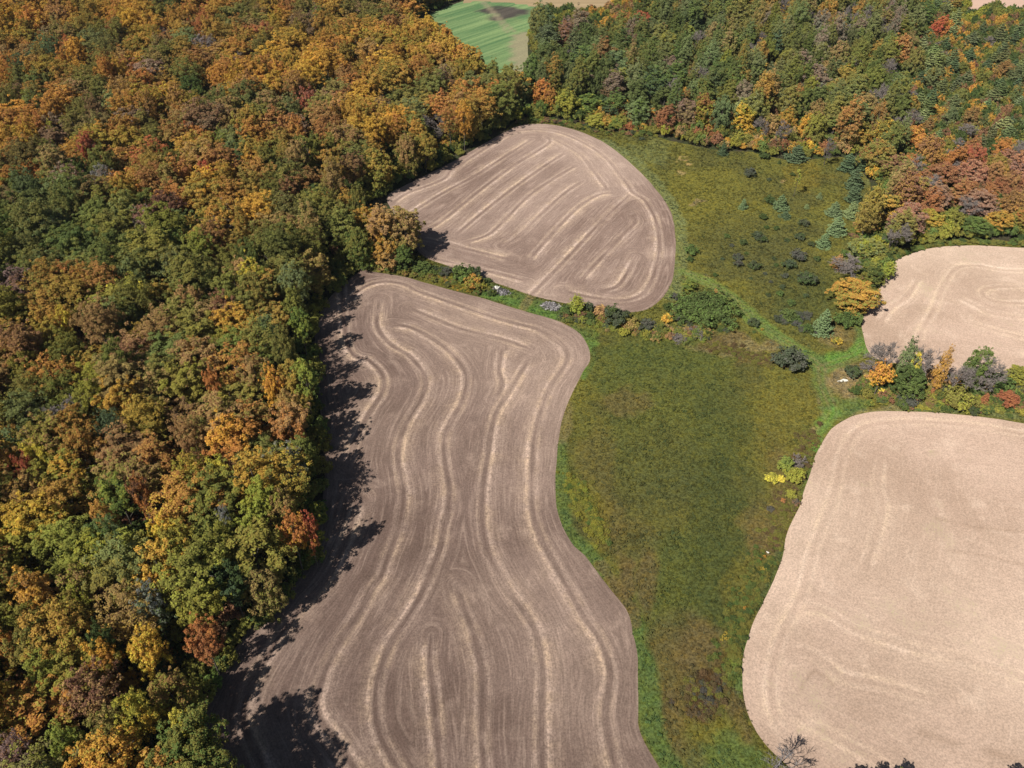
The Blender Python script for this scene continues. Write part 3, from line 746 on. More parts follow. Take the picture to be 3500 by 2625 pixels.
# ------------------------------------------------------------------ the plants one can pick out, by crown position in the photograph
# kind, x, y, width, height or None, colour, second colour, label
G_WOOD = 'trees of the wood on the left'; G_EDGE = 'trees along the wood edge'; G_R = 'trees of the mixed woodland at top right'
LEFTN = [
 ('soft',442,103,50,'grey','mauve','grey half bare crown in the upper left of the wood'),
 ('soft',226,394,50,'grey','brown','grey twiggy crown above the dark green stand of the wood'),
 ('maple',360,449,66,'maroon','brown','dark maroon brown round crown amid the dark green stand'),
 ('maple',456,374,46,'red','rust','brick red crown above the dark green stand in the wood'),
 ('maple',195,326,44,'red','brown','reddish brown crown left of centre in the upper wood'),
 ('maple',165,367,50,'green','dgreen','dense green crown below the reddish brown one in the upper wood'),
 ('maple',408,288,38,'red','orange','orange red crown high in the middle of the wood'),
 ('maple',480,302,30,'lime','green','small bright green crown high in the middle of the wood'),
 ('soft',504,343,60,'sage','green','pale sage green crown right of the brick red one'),
 ('maple',360,525,88,'green','olive','large fresh green crown just below the maroon one'),
 ('edge',672,432,84,'dgreen','green','deep green crown at the wood edge left of the notch trees'),
 ('maple',415,189,50,'dgreen','green','dark green crown alone among orange ones in the upper wood'),
 ('soft',69,230,38,'lime','sage','small pale green crown near the left edge of the upper wood'),
 ('maple',117,291,26,'yellow','lime','narrow lemon yellow crown in the upper left wood'),
 ('soft',319,483,44,'pink','grey','greyish pink thin crown in the dark green stand'),
 ('soft',117,494,44,'grey','sage','grey thin crown left in the dark green stand'),
 ('maple',360,206,40,'gold','yellow','clear golden crown above the middle of the upper wood'),
 ('maple',662,219,40,'pink','red','salmon pink crown in the upper right of the wood'),
 ('soft',90,128,60,'bgreen','sage','blue green soft crown near the top left corner'),
 ('soft',50,150,50,'bgreen','dgreen','darker blue green crown at the top left edge'),
 ('soft',105,105,44,'sage','bgreen','grey green soft crown above the blue green one at top left'),
 ('maple',271,636,86,'ygreen','yellow','bright yellow green tree with golden top left of centre in the wood'),
 ('soft',41,624,80,'mauve','brown','mauve grey half bare crown at the left edge of the wood'),
 ('maple',135,699,44,'yellow','orange','small golden yellow crown near the left edge'),
 ('maple',398,684,104,'olive','tan','very large olive crown with tan top in the middle of the wood'),
 ('maple',480,668,56,'brown','rust','rusty brown crown right of the very large olive one'),
 ('soft',284,768,96,'tan','brown','big round tan brown crown in the middle of the wood'),
 ('maple',336,826,96,'olive','tan','large olive crown below the big tan brown one'),
 ('maple',205,850,80,'ygreen','olive','round yellow olive crown left of the large olive one'),
 ('maple',463,833,38,'orange','orange','vivid orange crown near the middle of the wood'),
 ('maple',588,830,46,'orange','gold','vivid golden orange crown close to the field side of the wood'),
 ('maple',548,606,50,'yellow','lime','lemon yellow crown below the dark edge of the wood'),
 ('soft',638,618,60,'sage','olive','sage green crown near the edge, level with the field corner'),
 ('soft',575,727,58,'sage','green','sage green crown halfway down the wood near the field'),
 ('maple',648,698,44,'green','lime','bright green crown on the field side of the wood'),
 ('maple',655,820,50,'lime','green','light green crown right of the golden orange one'),
 ('maple',626,908,82,'tan','orange','tan and orange crown standing at the field edge of the wood'),
 ('maple',504,953,90,'gold','orange','large golden tan crown in the lower middle wood'),
 ('soft',247,932,62,'bgreen','sage','soft blue green crown in the lower left wood'),
 ('soft',36,974,72,'sage','green','sage green crown on the left edge in the lower wood'),
 ('maple',82,994,52,'yellow','ygreen','yellow crown beside the sage green one at the left edge'),
 ('maple',57,1022,44,'red','rust','reddish crown at the left edge of the lower wood'),
 ('soft',612,1010,84,'olive','grey','grey olive crown at the field edge below the tan and orange one'),
 ('maple',556,1083,72,'lime','ygreen','yellow green crown near the wood edge right of centre'),
 ('maple',254,1066,74,'lime','green','light green crown left in the lower wood'),
 ('maple',298,1060,44,'maroon','orange','dark red brown crown with orange base in the lower wood'),
 ('maple',477,1022,54,'lime','yellow','lime green crown below the large golden tan one'),
 ('maple',630,1146,58,'orange','gold','golden orange crown at the wood edge above the shadow'),
 ('maple',668,1148,36,'red','orange','small red orange crown right at the field edge'),
 ('maple',357,1146,62,'yellow','gold','bright yellow crown in the lower middle wood'),
 ('soft',240,1162,70,'sage','green','sage green crown left of the bright yellow one'),
 ('maple',549,1131,66,'lime','ygreen','yellow green crown left of the golden orange edge tree'),
 ('soft',490,1138,28,'grey','mauve','small bare grey crown left of the golden orange edge tree'),
 ('maple',429,1303,92,'ygreen','olive','big yellow green crown near the bottom of the wood edge'),
 ('maple',500,1258,84,'dgreen','bgreen','dark bluish green crown at the lower wood edge'),
 ('soft',329,1318,68,'grey','sage','grey green thin crown left of the big yellow green one'),
 ('maple',440,1380,74,'orange','rust','orange and rust crown at the lower wood edge'),
 ('maple',312,1402,70,'gold','yellow','golden crown left of the orange and rust one'),
 ('maple',223,1436,60,'gold','orange','small golden orange crown in the bottom wood'),
 ('maple',219,1388,50,'dgreen','green','dark green crown above the small golden orange one'),
 ('soft',195,1500,108,'brown','tan','very large tan brown crown in the bottom left wood'),
 ('maple',99,1457,74,'lime','olive','tall lime olive crown in the bottom left wood'),
 ('maple',290,1546,78,'ygreen','gold','yellow gold crown right of the very large tan brown one'),
 ('maple',404,1577,72,'ygreen','yellow','yellow olive crown at the bottom of the wood edge'),
 ('maple',144,1604,72,'lime','green','light green crown at the bottom edge of the picture'),
 ('soft',40,1640,80,'mauve','brown','mauve brown crown in the bottom left corner'),
 ('maple',21,1399,52,'orange','gold','orange gold crown at the left edge near the bottom'),
 ('maple',171,1268,78,'tan','ygreen','tan and yellow green crown in the lower left wood'),
 ('maple',69,1275,78,'gold','tan','golden tan crown by the left edge of the lower wood'),
 ('maple',230,1580,80,'olive','tan','olive and tan crown at the bottom of the wood'),
 ('maple',798,540,66,('b',432),'ochre','olive','ochre topped tree at the upper end of the wooded notch'),
 ('maple',836,566,74,('b',446),'tan','ochre','tan tree on the field side of the wooded notch'),
 ('edge',782,585,66,('b',478),'olive','green','olive tree in the middle of the wooded notch'),
 ('edge',838,585,62,('b',508),'ochre','tan','ochre brown tree in front of the wooded notch'),
 ('edge',872,588,48,('b',528),'green','dgreen','dark green low tree at the tip of the wooded notch'),
 ('edge',1000,100,0,'olive','dgreen',''),
]
LEFTN = [r for r in LEFTN if r[3] > 0]
RIGHTN = [
 # kind, x, y, w, h, ca, cb, label
 ('edge',1848,641,112,96,'ochre','olive','big round ochre and green tree standing alone beside the right hand field'),
 ('pine',1780,698,48,72,'ppine','sage','pale green cone shaped pine next to the big round ochre tree'),
 ('shrub',1706,781,68,60,'dgrey','dpurple','grey purple round shrub beside the grass track fork'),
 ('thicket',1522,668,146,92,'dgreen','green','wide dark green thicket in the meadow below the grass track'),
 ('edge',1487,618,36,38,'green','ygreen','small bright green tree at the left end of the dark thicket'),
 ('sapling',1545,632,9,22,'orange','rust','tiny orange sapling on top of the dark thicket'),
 ('edge',1245,659,36,56,'ygreen','lime','yellow green bushy tree right of the second stone pile'),
 ('shrub',1224,672,30,30,'dgreen','green','dark green shrub wedged between stone pile and yellow green tree'),
 ('shrub',1270,668,26,32,'dgrey','green','dark shrub behind the yellow green bushy tree'),
 ('shrub',1300,674,34,32,'tan','brown','tan brown shrub in the hedge right of the yellow green tree'),
 ('shrub',1330,688,56,38,'dgreen','dgrey','dark grey green broad shrub in the middle hedge'),
 ('shrub',1366,702,36,30,'olive','tan','olive tan shrub in the middle hedge'),
 ('shrub',1398,706,38,32,'dpurple','dgrey','dark purple grey shrub in the middle hedge'),
 ('shrub',1425,713,32,24,'olive','dgreen','olive low shrub left of the bare bushes in the middle hedge'),
 ('barebush',1470,722,46,34,'mauve','mauve','purplish leafless bush below the wide dark thicket'),
 ('barebush',1502,716,38,36,'white','white','whitish leafless bush at the foot of the wide dark thicket'),
 ('shrub',1442,690,28,18,'gold','olive','golden olive low shrub between hedge and dark thicket'),
 ('shrub',1348,720,24,14,'ygreen','ygreen','lime green low shrub in front of the middle hedge'),
 ('edge',912,578,42,34,'green','dgreen','round green small tree right of the notch trees'),
 ('shrub',966,591,28,32,'dpurple','dgrey','grey purple shrub in the hedge left of the first stone pile'),
 ('shrub',1000,596,48,38,'dgreen','green','dark green shrub in the hedge above the first stone pile'),
 ('shrub',1022,592,38,34,'dgreen','dgrey','dark shrub behind the golden olive one near the first stone pile'),
 ('shrub',1024,614,44,32,'ochre','olive','golden olive shrub touching the first stone pile'),
 ('shrub',1040,620,24,18,'ygreen','olive','small yellowish shrub at the left tip of the first stone pile'),
 ('shrub',1055,606,14,14,'dgreen','green','tiny dark green shrub above the first stone pile'),
 ('shrub',800,566,38,26,'lime','green','bright green shrub at the foot of the notch trees'),
 ('shrub',835,574,40,22,'olive','green','olive shrub at the foot of the ochre notch tree'),
 ('bare',1846,572,74,66,'mauve','mauve','leafless purplish tree above the big round ochre tree'),
 ('edge',1812,568,30,44,'tan','orange','pale orange tan tree left of the leafless purplish one'),
 ('edge',1919,585,30,54,'ygreen','lime','bright yellow green slim tree at the corner of the right hand field'),
 ('edge',1892,596,44,60,'dgreen','olive','dark olive tree behind the bright yellow green slim one'),
 ('shrub',1822,695,44,26,'dgreen','green','dark green low shrub below the big round ochre tree'),
 ('shrub',1846,690,36,22,'green','dgreen','green low shrub in the shade of the big round ochre tree'),
 ('pine',1833,353,46,50,'bgreen','green','topmost tall pine of the row along the meadow'),
 ('pine',1862,352,28,42,'bgreen','bgreen','dark narrow pine behind the topmost tall pine of the row'),
 ('pine',1848,388,46,58,'bgreen','sage','second tall pine down the row along the meadow'),
 ('pine',1845,420,42,46,'bgreen','bgreen','third pine down the row along the meadow'),
 ('pine',1841,455,38,46,'sage','bgreen','grey green pine in the lower half of the row'),
 ('pine',1804,453,38,40,'ppine','sage','pale pine on the meadow side of the row'),
 ('pine',1809,490,46,54,'ppine','sage','large pale pine near the lower end of the row'),
 ('pine',1781,521,36,40,'ppine','bgreen','lowest pine of the row along the meadow'),
 ('broadpine',1721,333,58,46,'bgreen','bgreen','broad dark pine at the top edge of the upper meadow'),
 ('broadpine',1687,439,36,42,'ppine','bgreen','broad pine standing in the middle of the upper meadow'),
 ('broadpine',1697,465,30,24,'bgreen','bgreen','low dark pine just below the broad pine in the upper meadow'),
 ('shrub',1663,435,22,26,'dgreen','bgreen','dark green shrub left of the broad pine in the upper meadow'),
 ('pine',1606,442,22,28,'ppine','sage','small pale pine left in the upper meadow'),
 ('pine',1562,324,22,32,'bgreen','bgreen','small dark pine at the top edge of the upper meadow'),
 ('pine',1684,351,10,13,'dgreen','dgreen','tiny dark pine near the top edge of the upper meadow'),
 ('pine',1771,423,14,18,'sage','sage','tiny pale pine left of the pine row'),
 ('pine',1743,447,15,15,'sage','sage','tiny grey green pine right of the broad meadow pine'),
 ('sapling',1724,384,16,56,'green','ygreen','slender lone sapling casting a shadow in the upper meadow'),
 ('maple',1887,857,48,('b',778),'orange','gold','golden orange tree with bare pale trunk in the right hedge'),
 ('edge',1948,864,76,('b',786),'dgreen','green','dark green cone shaped bush right of the golden orange tree'),
 ('bare',1893,838,66,('b',722),'mauve','mauve','purplish leafless tree at the left end of the right hedge'),
 ('poplar',1936,846,42,('b',720),'dgrey','sage','grey green tree behind the dark green cone shaped bush'),
 ('edge',1948,850,30,('b',752),'yellow','lime','yellow small tree leaning against the grey green one'),
 ('bare',1985,860,74,('b',736),'brown','brown','brown leafless tree in the middle of the right hedge'),
 ('poplar',2008,856,32,('b',738),'tan','ochre','tan gold narrow tree beside the brown leafless one'),
 ('bare',2038,864,60,('b',772),'white','white','leafless white barked tree in the right hedge'),
 ('shrub',2010,815,50,44,'tan','brown','tan leafy bush under the brown leafless tree'),
 ('edge',2088,852,62,('b',744),'green','dgreen','green leaning tree near the right end of the right hedge'),
 ('bare',2096,856,72,('b',740),'grey','grey','grey leafless tree intergrown with the green leaning one'),
 ('edge',2124,818,60,30,'ygreen','tan','yellowish low crown under the grey leafless tree'),
 ('edge',2081,824,34,42,'ochre','gold','ochre small tree between the white barked tree and the green leaning one'),
 ('shrub',2019,850,30,26,'rust','brown','rusty shrub at the foot of the white barked tree'),
 ('pine',2126,866,28,42,'rust','orange','rust coloured cone shaped small tree at the lower edge of the right hedge'),
 ('edge',2178,864,48,52,'brick','rust','brick red round small tree at the lower right of the right hedge'),
 ('shrub',2156,834,60,38,'dgreen','green','dark green broad bush above the brick red small tree'),
 ('edge',2199,812,56,64,'olive','ygreen','olive tree at the right end of the right hedge'),
 ('shrub',2068,864,64,28,'olive','ygreen','olive low bush along the lower side of the right hedge'),
 ('shrub',2102,846,40,30,'dgreen','green','dark green bush under the yellowish low crown'),
 ('shrub',1903,849,22,15,'yellow','gold','bright yellow low shrub at the foot of the golden orange tree'),
 ('shrub',1920,853,18,15,'yellow','lime','smaller yellow shrub right of the bright yellow low one'),
 ('barebush',1877,787,36,26,'dpurple','dpurple','dark leafless bush left of the golden orange tree'),
 ('shrub',1843,806,36,24,'dgreen','dgrey','dark green shrub above the white boulder'),
 ('shrub',1874,823,26,26,'tan','gold','tan yellow shrub left of the golden orange tree'),
 ('shrub',1808,738,22,22,'olive','gold','golden olive shrub below the pale cone shaped pine'),
 ('shrub',1960,866,40,18,'dpurple','dgrey','dull purple low bush below the dark green cone shaped bush'),
 ('edge',1697,1003,36,46,'green','lime','small green tree above the bright yellow bush at the meadow edge'),
 ('barebush',1727,995,38,38,'grey','grey','grey leafless bush beside the small green tree at the meadow edge'),
 ('shrub',1687,1036,20,20,'yellow','yellow','brilliant yellow bush at the lower meadow edge'),
 ('shrub',1666,1036,28,30,'ygreen','yellow','yellow green bush left of the brilliant yellow one'),
 ('shrub',1717,1030,42,34,'ygreen','olive','olive bush right of the brilliant yellow one'),
 ('shrub',1664,1100,15,12,'dpurple','dpurple','small purple shrub below the brilliant yellow bush'),
 ('shrub',1708,1070,24,20,'ygreen','olive','yellowish shrub between brilliant yellow bush and pale field'),
 ('shrub',1690,1082,12,10,'orange','brown','tiny orange shrub below the brilliant yellow bush'),
 ('shrub',1719,1086,18,14,'dpurple','brown','purple brown shrub at the rim of the pale field'),
]
small = [  # low dark shrubs dotted over the upper meadow
 (1620,375,27,15),(1651,339,22,13),(1661,389,11,9),(1649,470,20,18),(1735,483,24,20),(1636,511,27,18),(1728,513,23,12),(1677,494,14,10),(1649,519,20,12),(1606,525,18,12),(1570,511,14,10),(1493,542,30,22),
 (1594,557,22,16),(1724,555,34,27),(1752,529,16,12),(1581,531,10,8),(1595,571,20,14),(1629,576,27,20),(1706,574,30,22),(1677,574,12,10),(1653,592,10,9),(1696,597,16,14),(1744,606,42,38),(1622,602,8,7),(1545,595,12,9),
 (1690,621,14,10),(1685,635,17,13),(1660,638,12,9),(1708,655,20,16),(1701,682,36,30),(1627,698,25,25),(1744,711,26,24),(1720,692,22,18),(1629,718,9,7),(1490,561,17,13),(1612,548,10,8),(1712,378,12,8),(1655,492,12,8),(1560,655,10,8),(1672,560,12,9),
 (1740,640,14,10),(1665,610,10,8),(1700,520,12,8),(1765,560,16,12),(1560,560,10,7)]
RFOR = [  # mixed woodland at the top right
 ('edge',1481,224,36,62,'rust','olive','rust topped slim tree at the meadow edge of the top woodland'),
 ('edge',1521,242,54,88,'rust','ygreen','rust topped green tree between the slim one and the yellow olive one'),
 ('edge',1601,258,60,82,'ygreen','gold','yellow olive oval tree at the top edge of the meadow'),
 ('edge',1440,258,50,72,'rust','brown','reddish brown tree at the top left of the meadow'),
 ('edge',1735,175,58,72,'rust','orange','rust orange tree rising in the middle of the top woodland'),
 ('edge',1629,72,42,50,'gold','ochre','golden ochre tree high in the top woodland'),
 ('edge',1848,238,66,54,'ygreen','olive','yellow green tree above the olive gold pair'),
 ('edge',1853,293,62,76,'olive','ochre','left tree of the olive gold pair above the pine row'),
 ('edge',1913,288,66,90,'olive','gold','right tree of the olive gold pair above the pine row'),
 ('edge',1975,304,70,74,'orange','ochre','orange tan tree right of the olive gold pair'),
 ('edge',1931,365,82,84,'brown','olive','brown olive tree right of the topmost pines'),
 ('edge',1966,350,40,52,'orange','rust','orange crown pressed against the brown olive tree'),
 ('edge',1935,410,50,44,'pink','mauve','pinkish grey crown below the brown olive tree'),
 ('edge',1912,455,88,96,'olive','ochre','big olive ochre tree above the corner of the right hand field'),
 ('edge',1872,535,72,58,'olive','sage','olive green tree at the lower end of the pine row'),
 ('edge',1870,490,50,60,'ochre','tan','ochre tan tree left of the big olive ochre one'),
 ('edge',1963,470,44,70,'brown','tan','thin brown tree right of the big olive ochre one'),
 ('edge',2010,478,62,66,'ygreen','ochre','yellow green tree on the top edge of the right hand field'),
 ('edge',2052,476,58,64,'olive','ygreen','olive tree second along the top edge of the right hand field'),
 ('edge',2104,490,70,66,'green','dgreen','dense green tree on the top edge of the right hand field'),
 ('edge',2158,480,58,70,'ochre','olive','ochre tree right of the dense green one by the right hand field'),
 ('edge',2202,478,56,70,'orange','olive','orange olive tree at the right picture edge above the field'),
 ('broadpine',1673,112,60,80,'bgreen','bgreen','dark blue green pine in the middle of the top woodland'),
 ('poplar',2002,32,40,72,'green','bgreen','tall green tree by the top right clearing'),
 ('edge',2033,62,44,60,'red','orange','red orange tree by the top right clearing'),
 ('edge',2107,195,38,32,'orange','gold','orange crown among the right hand pines'),
 ('edge',1986,392,44,50,'rust','orange','rust crown at the left of the reddish scrub'),
 ('edge',2047,427,40,34,'orange','rust','bright orange crown above the yellow green edge trees'),
 ('edge',1568,160,50,60,'bgreen','sage','blue green crown above the rust topped green tree'),
 ('edge',1685,222,50,70,'sage','olive','sage crown behind the yellow olive oval tree'),
 ('edge',1665,272,40,62,'olive','tan','olive tan tree right of the yellow olive oval one'),
 ('edge',1700,262,44,70,'ochre','olive','ochre tree in the edge row above the broad dark pine'),
 ('edge',1743,275,40,74,'gold','ochre','golden tree in the edge row above the broad dark pine'),
 ('bare',1656,272,32,56,'white','white','leafless tree right of the yellow olive oval one'),
 ('bare',1792,312,30,66,'white','white','white barked leafless tree above the topmost pine'),
 ('bare',1910,215,36,78,'grey','grey','pale leafless tree above the olive gold pair'),
 ('bare',1948,208,40,66,'grey','grey','grey leafless tree right of the pale leafless one'),
 ('bare',1835,140,50,56,'grey','mauve','grey leafless crown in the middle of the top woodland'),
 ('bare',1895,31,34,44,'grey','mauve','grey leafless crown near the top edge of the top woodland'),
 ('bare',2102,286,54,54,'brown','brown','brown leafless tree above the reddish scrub'),
 ('poplar',1172,40,58,74,'sage','bgreen','tall grey green tree at the corner of the bright green field'),
 ('poplar',1185,84,52,82,'dgrey','sage','dark grey green tree beside the bright green field'),
 ('poplar',1222,76,44,86,'mauve','brown','brownish grey tree near the bright green field'),
 ('edge',1263,66,40,54,'green','bgreen','round green tree left of the golden orange one at the top'),
 ('edge',1309,66,42,62,'ochre','gold','golden orange tree near the top centre'),
 ('edge',1343,52,50,64,'rust','orange','rust tree right of the golden orange one at the top'),
 ('edge',1385,52,50,62,'red','rust','red orange tree beside the rust one near the top centre'),
 ('poplar',1258,138,76,92,'green','bgreen','broad green tree right of the bright green field'),
 ('poplar',1330,148,72,94,'sage','bgreen','broad grey green tree beside the broad green one'),
 ('pine',1398,161,30,52,'bgreen','bgreen','blue green pine between the grey green tree and the tall green grove'),
 ('poplar',1182,154,62,62,'sage','green','grey green tree at the lower corner of the bright green field'),
 ('edge',1127,190,52,74,'gold','tan','yellow tan tree where the two woods meet'),
 ('edge',1170,203,42,74,'orange','ochre','orange tree where the two woods meet'),
 ('edge',1192,216,34,64,'rust','ochre','rust ochre tree right of the orange one where the woods meet'),
 ('edge',1223,224,58,72,'ygreen','green','yellowish green tree above the top of the rounded field'),
 ('edge',1271,226,64,66,'green','ygreen','fresh green tree right of the yellowish green one'),
 ('poplar',1408,185,60,100,'green','bgreen','left tree of the tall green grove'),
 ('poplar',1460,170,60,90,'green','bgreen','right tree of the tall green grove'),
 ('poplar',1330,225,56,70,'green','bgreen','soft green tree below the broad grey green one'),
 ('poplar',1380,240,56,72,'green','sage','soft green tree beside the reddish brown one at the meadow'),
 ('edge',1290,262,50,36,'ygreen','olive','low yellow green bush tree at the woodland foot'),
 ('edge',1330,266,44,34,'ygreen','green','low yellowish bush tree right of the first at the woodland foot'),
 ('poplar',2000,140,1,1,'green','green',''),
]
RFOR = [r for r in RFOR if r[3] > 2]
pines = [(2040,106,40,50),(2057,74,40,46),(2057,154,44,54),(2160,118,46,48),(1985,182,38,52),(2009,219,46,56),(2157,192,46,50),(2198,232,44,50),(2023,302,34,48),(2092,130,44,50),(2130,150,40,46),(2190,150,40,44),(2130,235,40,46),
         (2078,215,34,40),(2190,90,40,44),(2120,70,36,44),(2000,165,30,40),(2180,270,36,40),(2060,258,34,40),(2085,95,30,36),(2150,250,34,40),(2035,190,34,40),(2195,190,40,44),(1150,5,1,1)]

placed = []          # x, y, radius in metres, tall?
marks = []           # px, py, label of hand placed plants, for describing their neighbours
def put_row(r, group, wood=False):
    kind, px, py, w = r[:4]
    if wood: h, (ca, cb, lb) = None, r[4:7]
    else: h, ca, cb, lb = r[4:8]
    if isinstance(h, tuple):
        x, y, sx, sz = fit_base(kind, px, py, h[1], w); px, py, _ = proj(x, y, MODEL[kind][0][2]['zc'] * sz)
    else: x, y, sx, sz = fit(kind, px, py, w * (1.14 if wood else 1.04), h, R.uniform(.90, 1.08) if wood else None)
    plant(kind, x, y, sx, sz, jit(col(ca), .05), jit(col(cb), .05), lb, group)
    rad = MODEL[kind][0][2]['rad'] * sx
    placed.append((x, y, rad)); marks.append((px, py, lb, kind))

PALE = {1: 0}
for r in LEFTN:
    if isinstance(r[4], tuple): put_row(r, G_EDGE)
    else: put_row(r, G_WOOD, True) if r[0] != 'edge' else put_row(r[:4] + (r[3] * 1.15,) + r[4:], G_WOOD)
for r in RIGHTN: put_row(r, {'shrub': 'shrubs of the hedges and meadow', 'pine': 'pines by the meadow', 'broadpine': 'pines by the meadow', 'thicket': None, 'barebush': 'leafless bushes', 'bare': 'leafless trees'}.get(r[0], 'trees of hedges and margins'))
for r in RFOR: put_row(r, {'bare': 'leafless trees'}.get(r[0], G_R))

def near_words(px, py, skip=()):
    """where a plant stands in the picture, from the nearest plant that has a name of its own"""
    best = sorted(((math.hypot(px - a, (py - b) * 1.2), a, b, l) for a, b, l, k in marks if (a, b) not in skip))[:80]
    out = []
    for _, a, b, l in best:
        dx, dy = px - a, py - b
        if abs(dx) > 2.2 * abs(dy): w = 'right of' if dx > 0 else 'left of'
        elif abs(dy) > 2.2 * abs(dx): w = 'below' if dy > 0 else 'above'
        else: w = ('below right of' if dx > 0 else 'below left of') if dy > 0 else ('above right of' if dx > 0 else 'above left of')
        out.append((w, l))
    return out
used_labels = set(l for _, _, l, _ in marks)
def describe(adj, noun, px, py, tail):
    """a label no other plant carries"""
    nw = near_words(px, py)
    for a in ('', 'second ', 'third ', 'fourth ', 'fifth '):
        for w, l in nw:
            c = f"{a}{adj} {noun} out, {w} the {l}" if a else f"{adj} {noun} {w} the {l}"
            if len(c.split()) <= 16 and c not in used_labels:
                used_labels.add(c); return c
    return c

for (px, py, w, h) in small:
    ca, cb = R.choice([('dgrey', 'dgreen'), ('dpurple', 'dgrey'), ('dgreen', 'dgrey'), ('dgreen', 'green'), ('dgreen', 'dgreen')])
    x, y, sx, sz = fit('shrub', px, py, w, h)
    word = {'dgrey': 'dark grey green', 'dpurple': 'dark purplish', 'dgreen': 'dark green'}[ca]
    size = 'small' if w < 14 else ('broad' if w > 24 else 'low')
    lb = describe(f"{size} {word}", 'shrub', px, py, '')
    marks.append((px, py, lb, 'small'))
    plant('shrub', x, y, sx, sz, jit(col(ca)), jit(col(cb)), lb, 'low dark shrubs dotted over the upper meadow')
marks = [m for m in marks if m[3] != 'small']
for (px, py, w, h) in pines:
    if w < 3: continue
    x, y, sx, sz = fit('pine', px, py, w, h); ca = R.choice(['bgreen', 'bgreen', 'sage', 'ppine'])
    word = {'bgreen': 'blue green', 'sage': 'grey green', 'ppine': 'pale green'}[ca]
    lb = describe(word, 'pine', px, py, '')
    plant('pine', x, y, sx, sz, jit(col(ca)), jit(col('bgreen')), lb, 'pines scattered in the top right scrub')
    placed.append((x, y, 3.2 * sx))

# ------------------------------------------------------------------ filling the woods
LWOOD = [(-900,2300),(562,2300),(528,1900),(486,1760),(438,1660),(425,1580),(468,1490),(556,1385),(634,1262),(684,1196),(692,1100),(697,1000),(690,900),(682,800),(678,700),(708,645),(768,590),(785,570),
         (850,582),(884,568),(880,538),(850,528),(800,512),(768,470),(822,426),(862,397),(946,360),(1026,316),(1086,279),(1122,258),(1140,240),(1145,222),(1060,213),(988,172),(955,128),(910,90),(890,60),(905,34),(1000,-6),(1060,-70),(900,-140),(200,-140),(-600,-120),(-1500,300)]
RWOOD = [(1122,258),(1200,257),(1270,272),(1330,280),(1400,287),(1450,300),(1510,316),(1560,324),(1620,326),(1700,343),(1760,343),(1830,338),(1880,380),(1894,440),(1872,500),(1852,530),(1862,570),(1900,592),(1926,550),(1983,528),(2040,518),
         (2105,516),(2212,520),(2420,524),(2900,600),(2900,-120),(2560,-120),(2500,24),(2212,26),(2165,30),(2135,18),(2080,38),(2088,0),(2098,-60),(2000,-120),(1480,-120),(1340,0),(1292,26),(1230,28),(1162,30),(1152,62),(1150,110),(1160,160),(1146,222)]
RTALL = [(1122,250),(1200,246),(1270,258),(1330,266),(1400,275),(1450,284),(1510,292),(1560,299),(1620,302),(1700,322),(1760,326),(1815,328),(1880,375)] + [q for q in RWOOD[13:RWOOD.index((2500,24))]] + [(2500,85),(2212,86),(2165,88),(2130,82),(2070,96),(2055,0),(2060,-60),(2000,-120),(1500,-120),(1480,-50),(1400,40),(1310,92),(1215,100),(1160,100),(1150,110),(1160,160),(1146,222)]
RT = gpoly(RTALL, .5, 95, 4.0)
LW = gpoly(LWOOD, .5, 91, 4.0); RW = gpoly(RWOOD, .5, 93, 4.0)

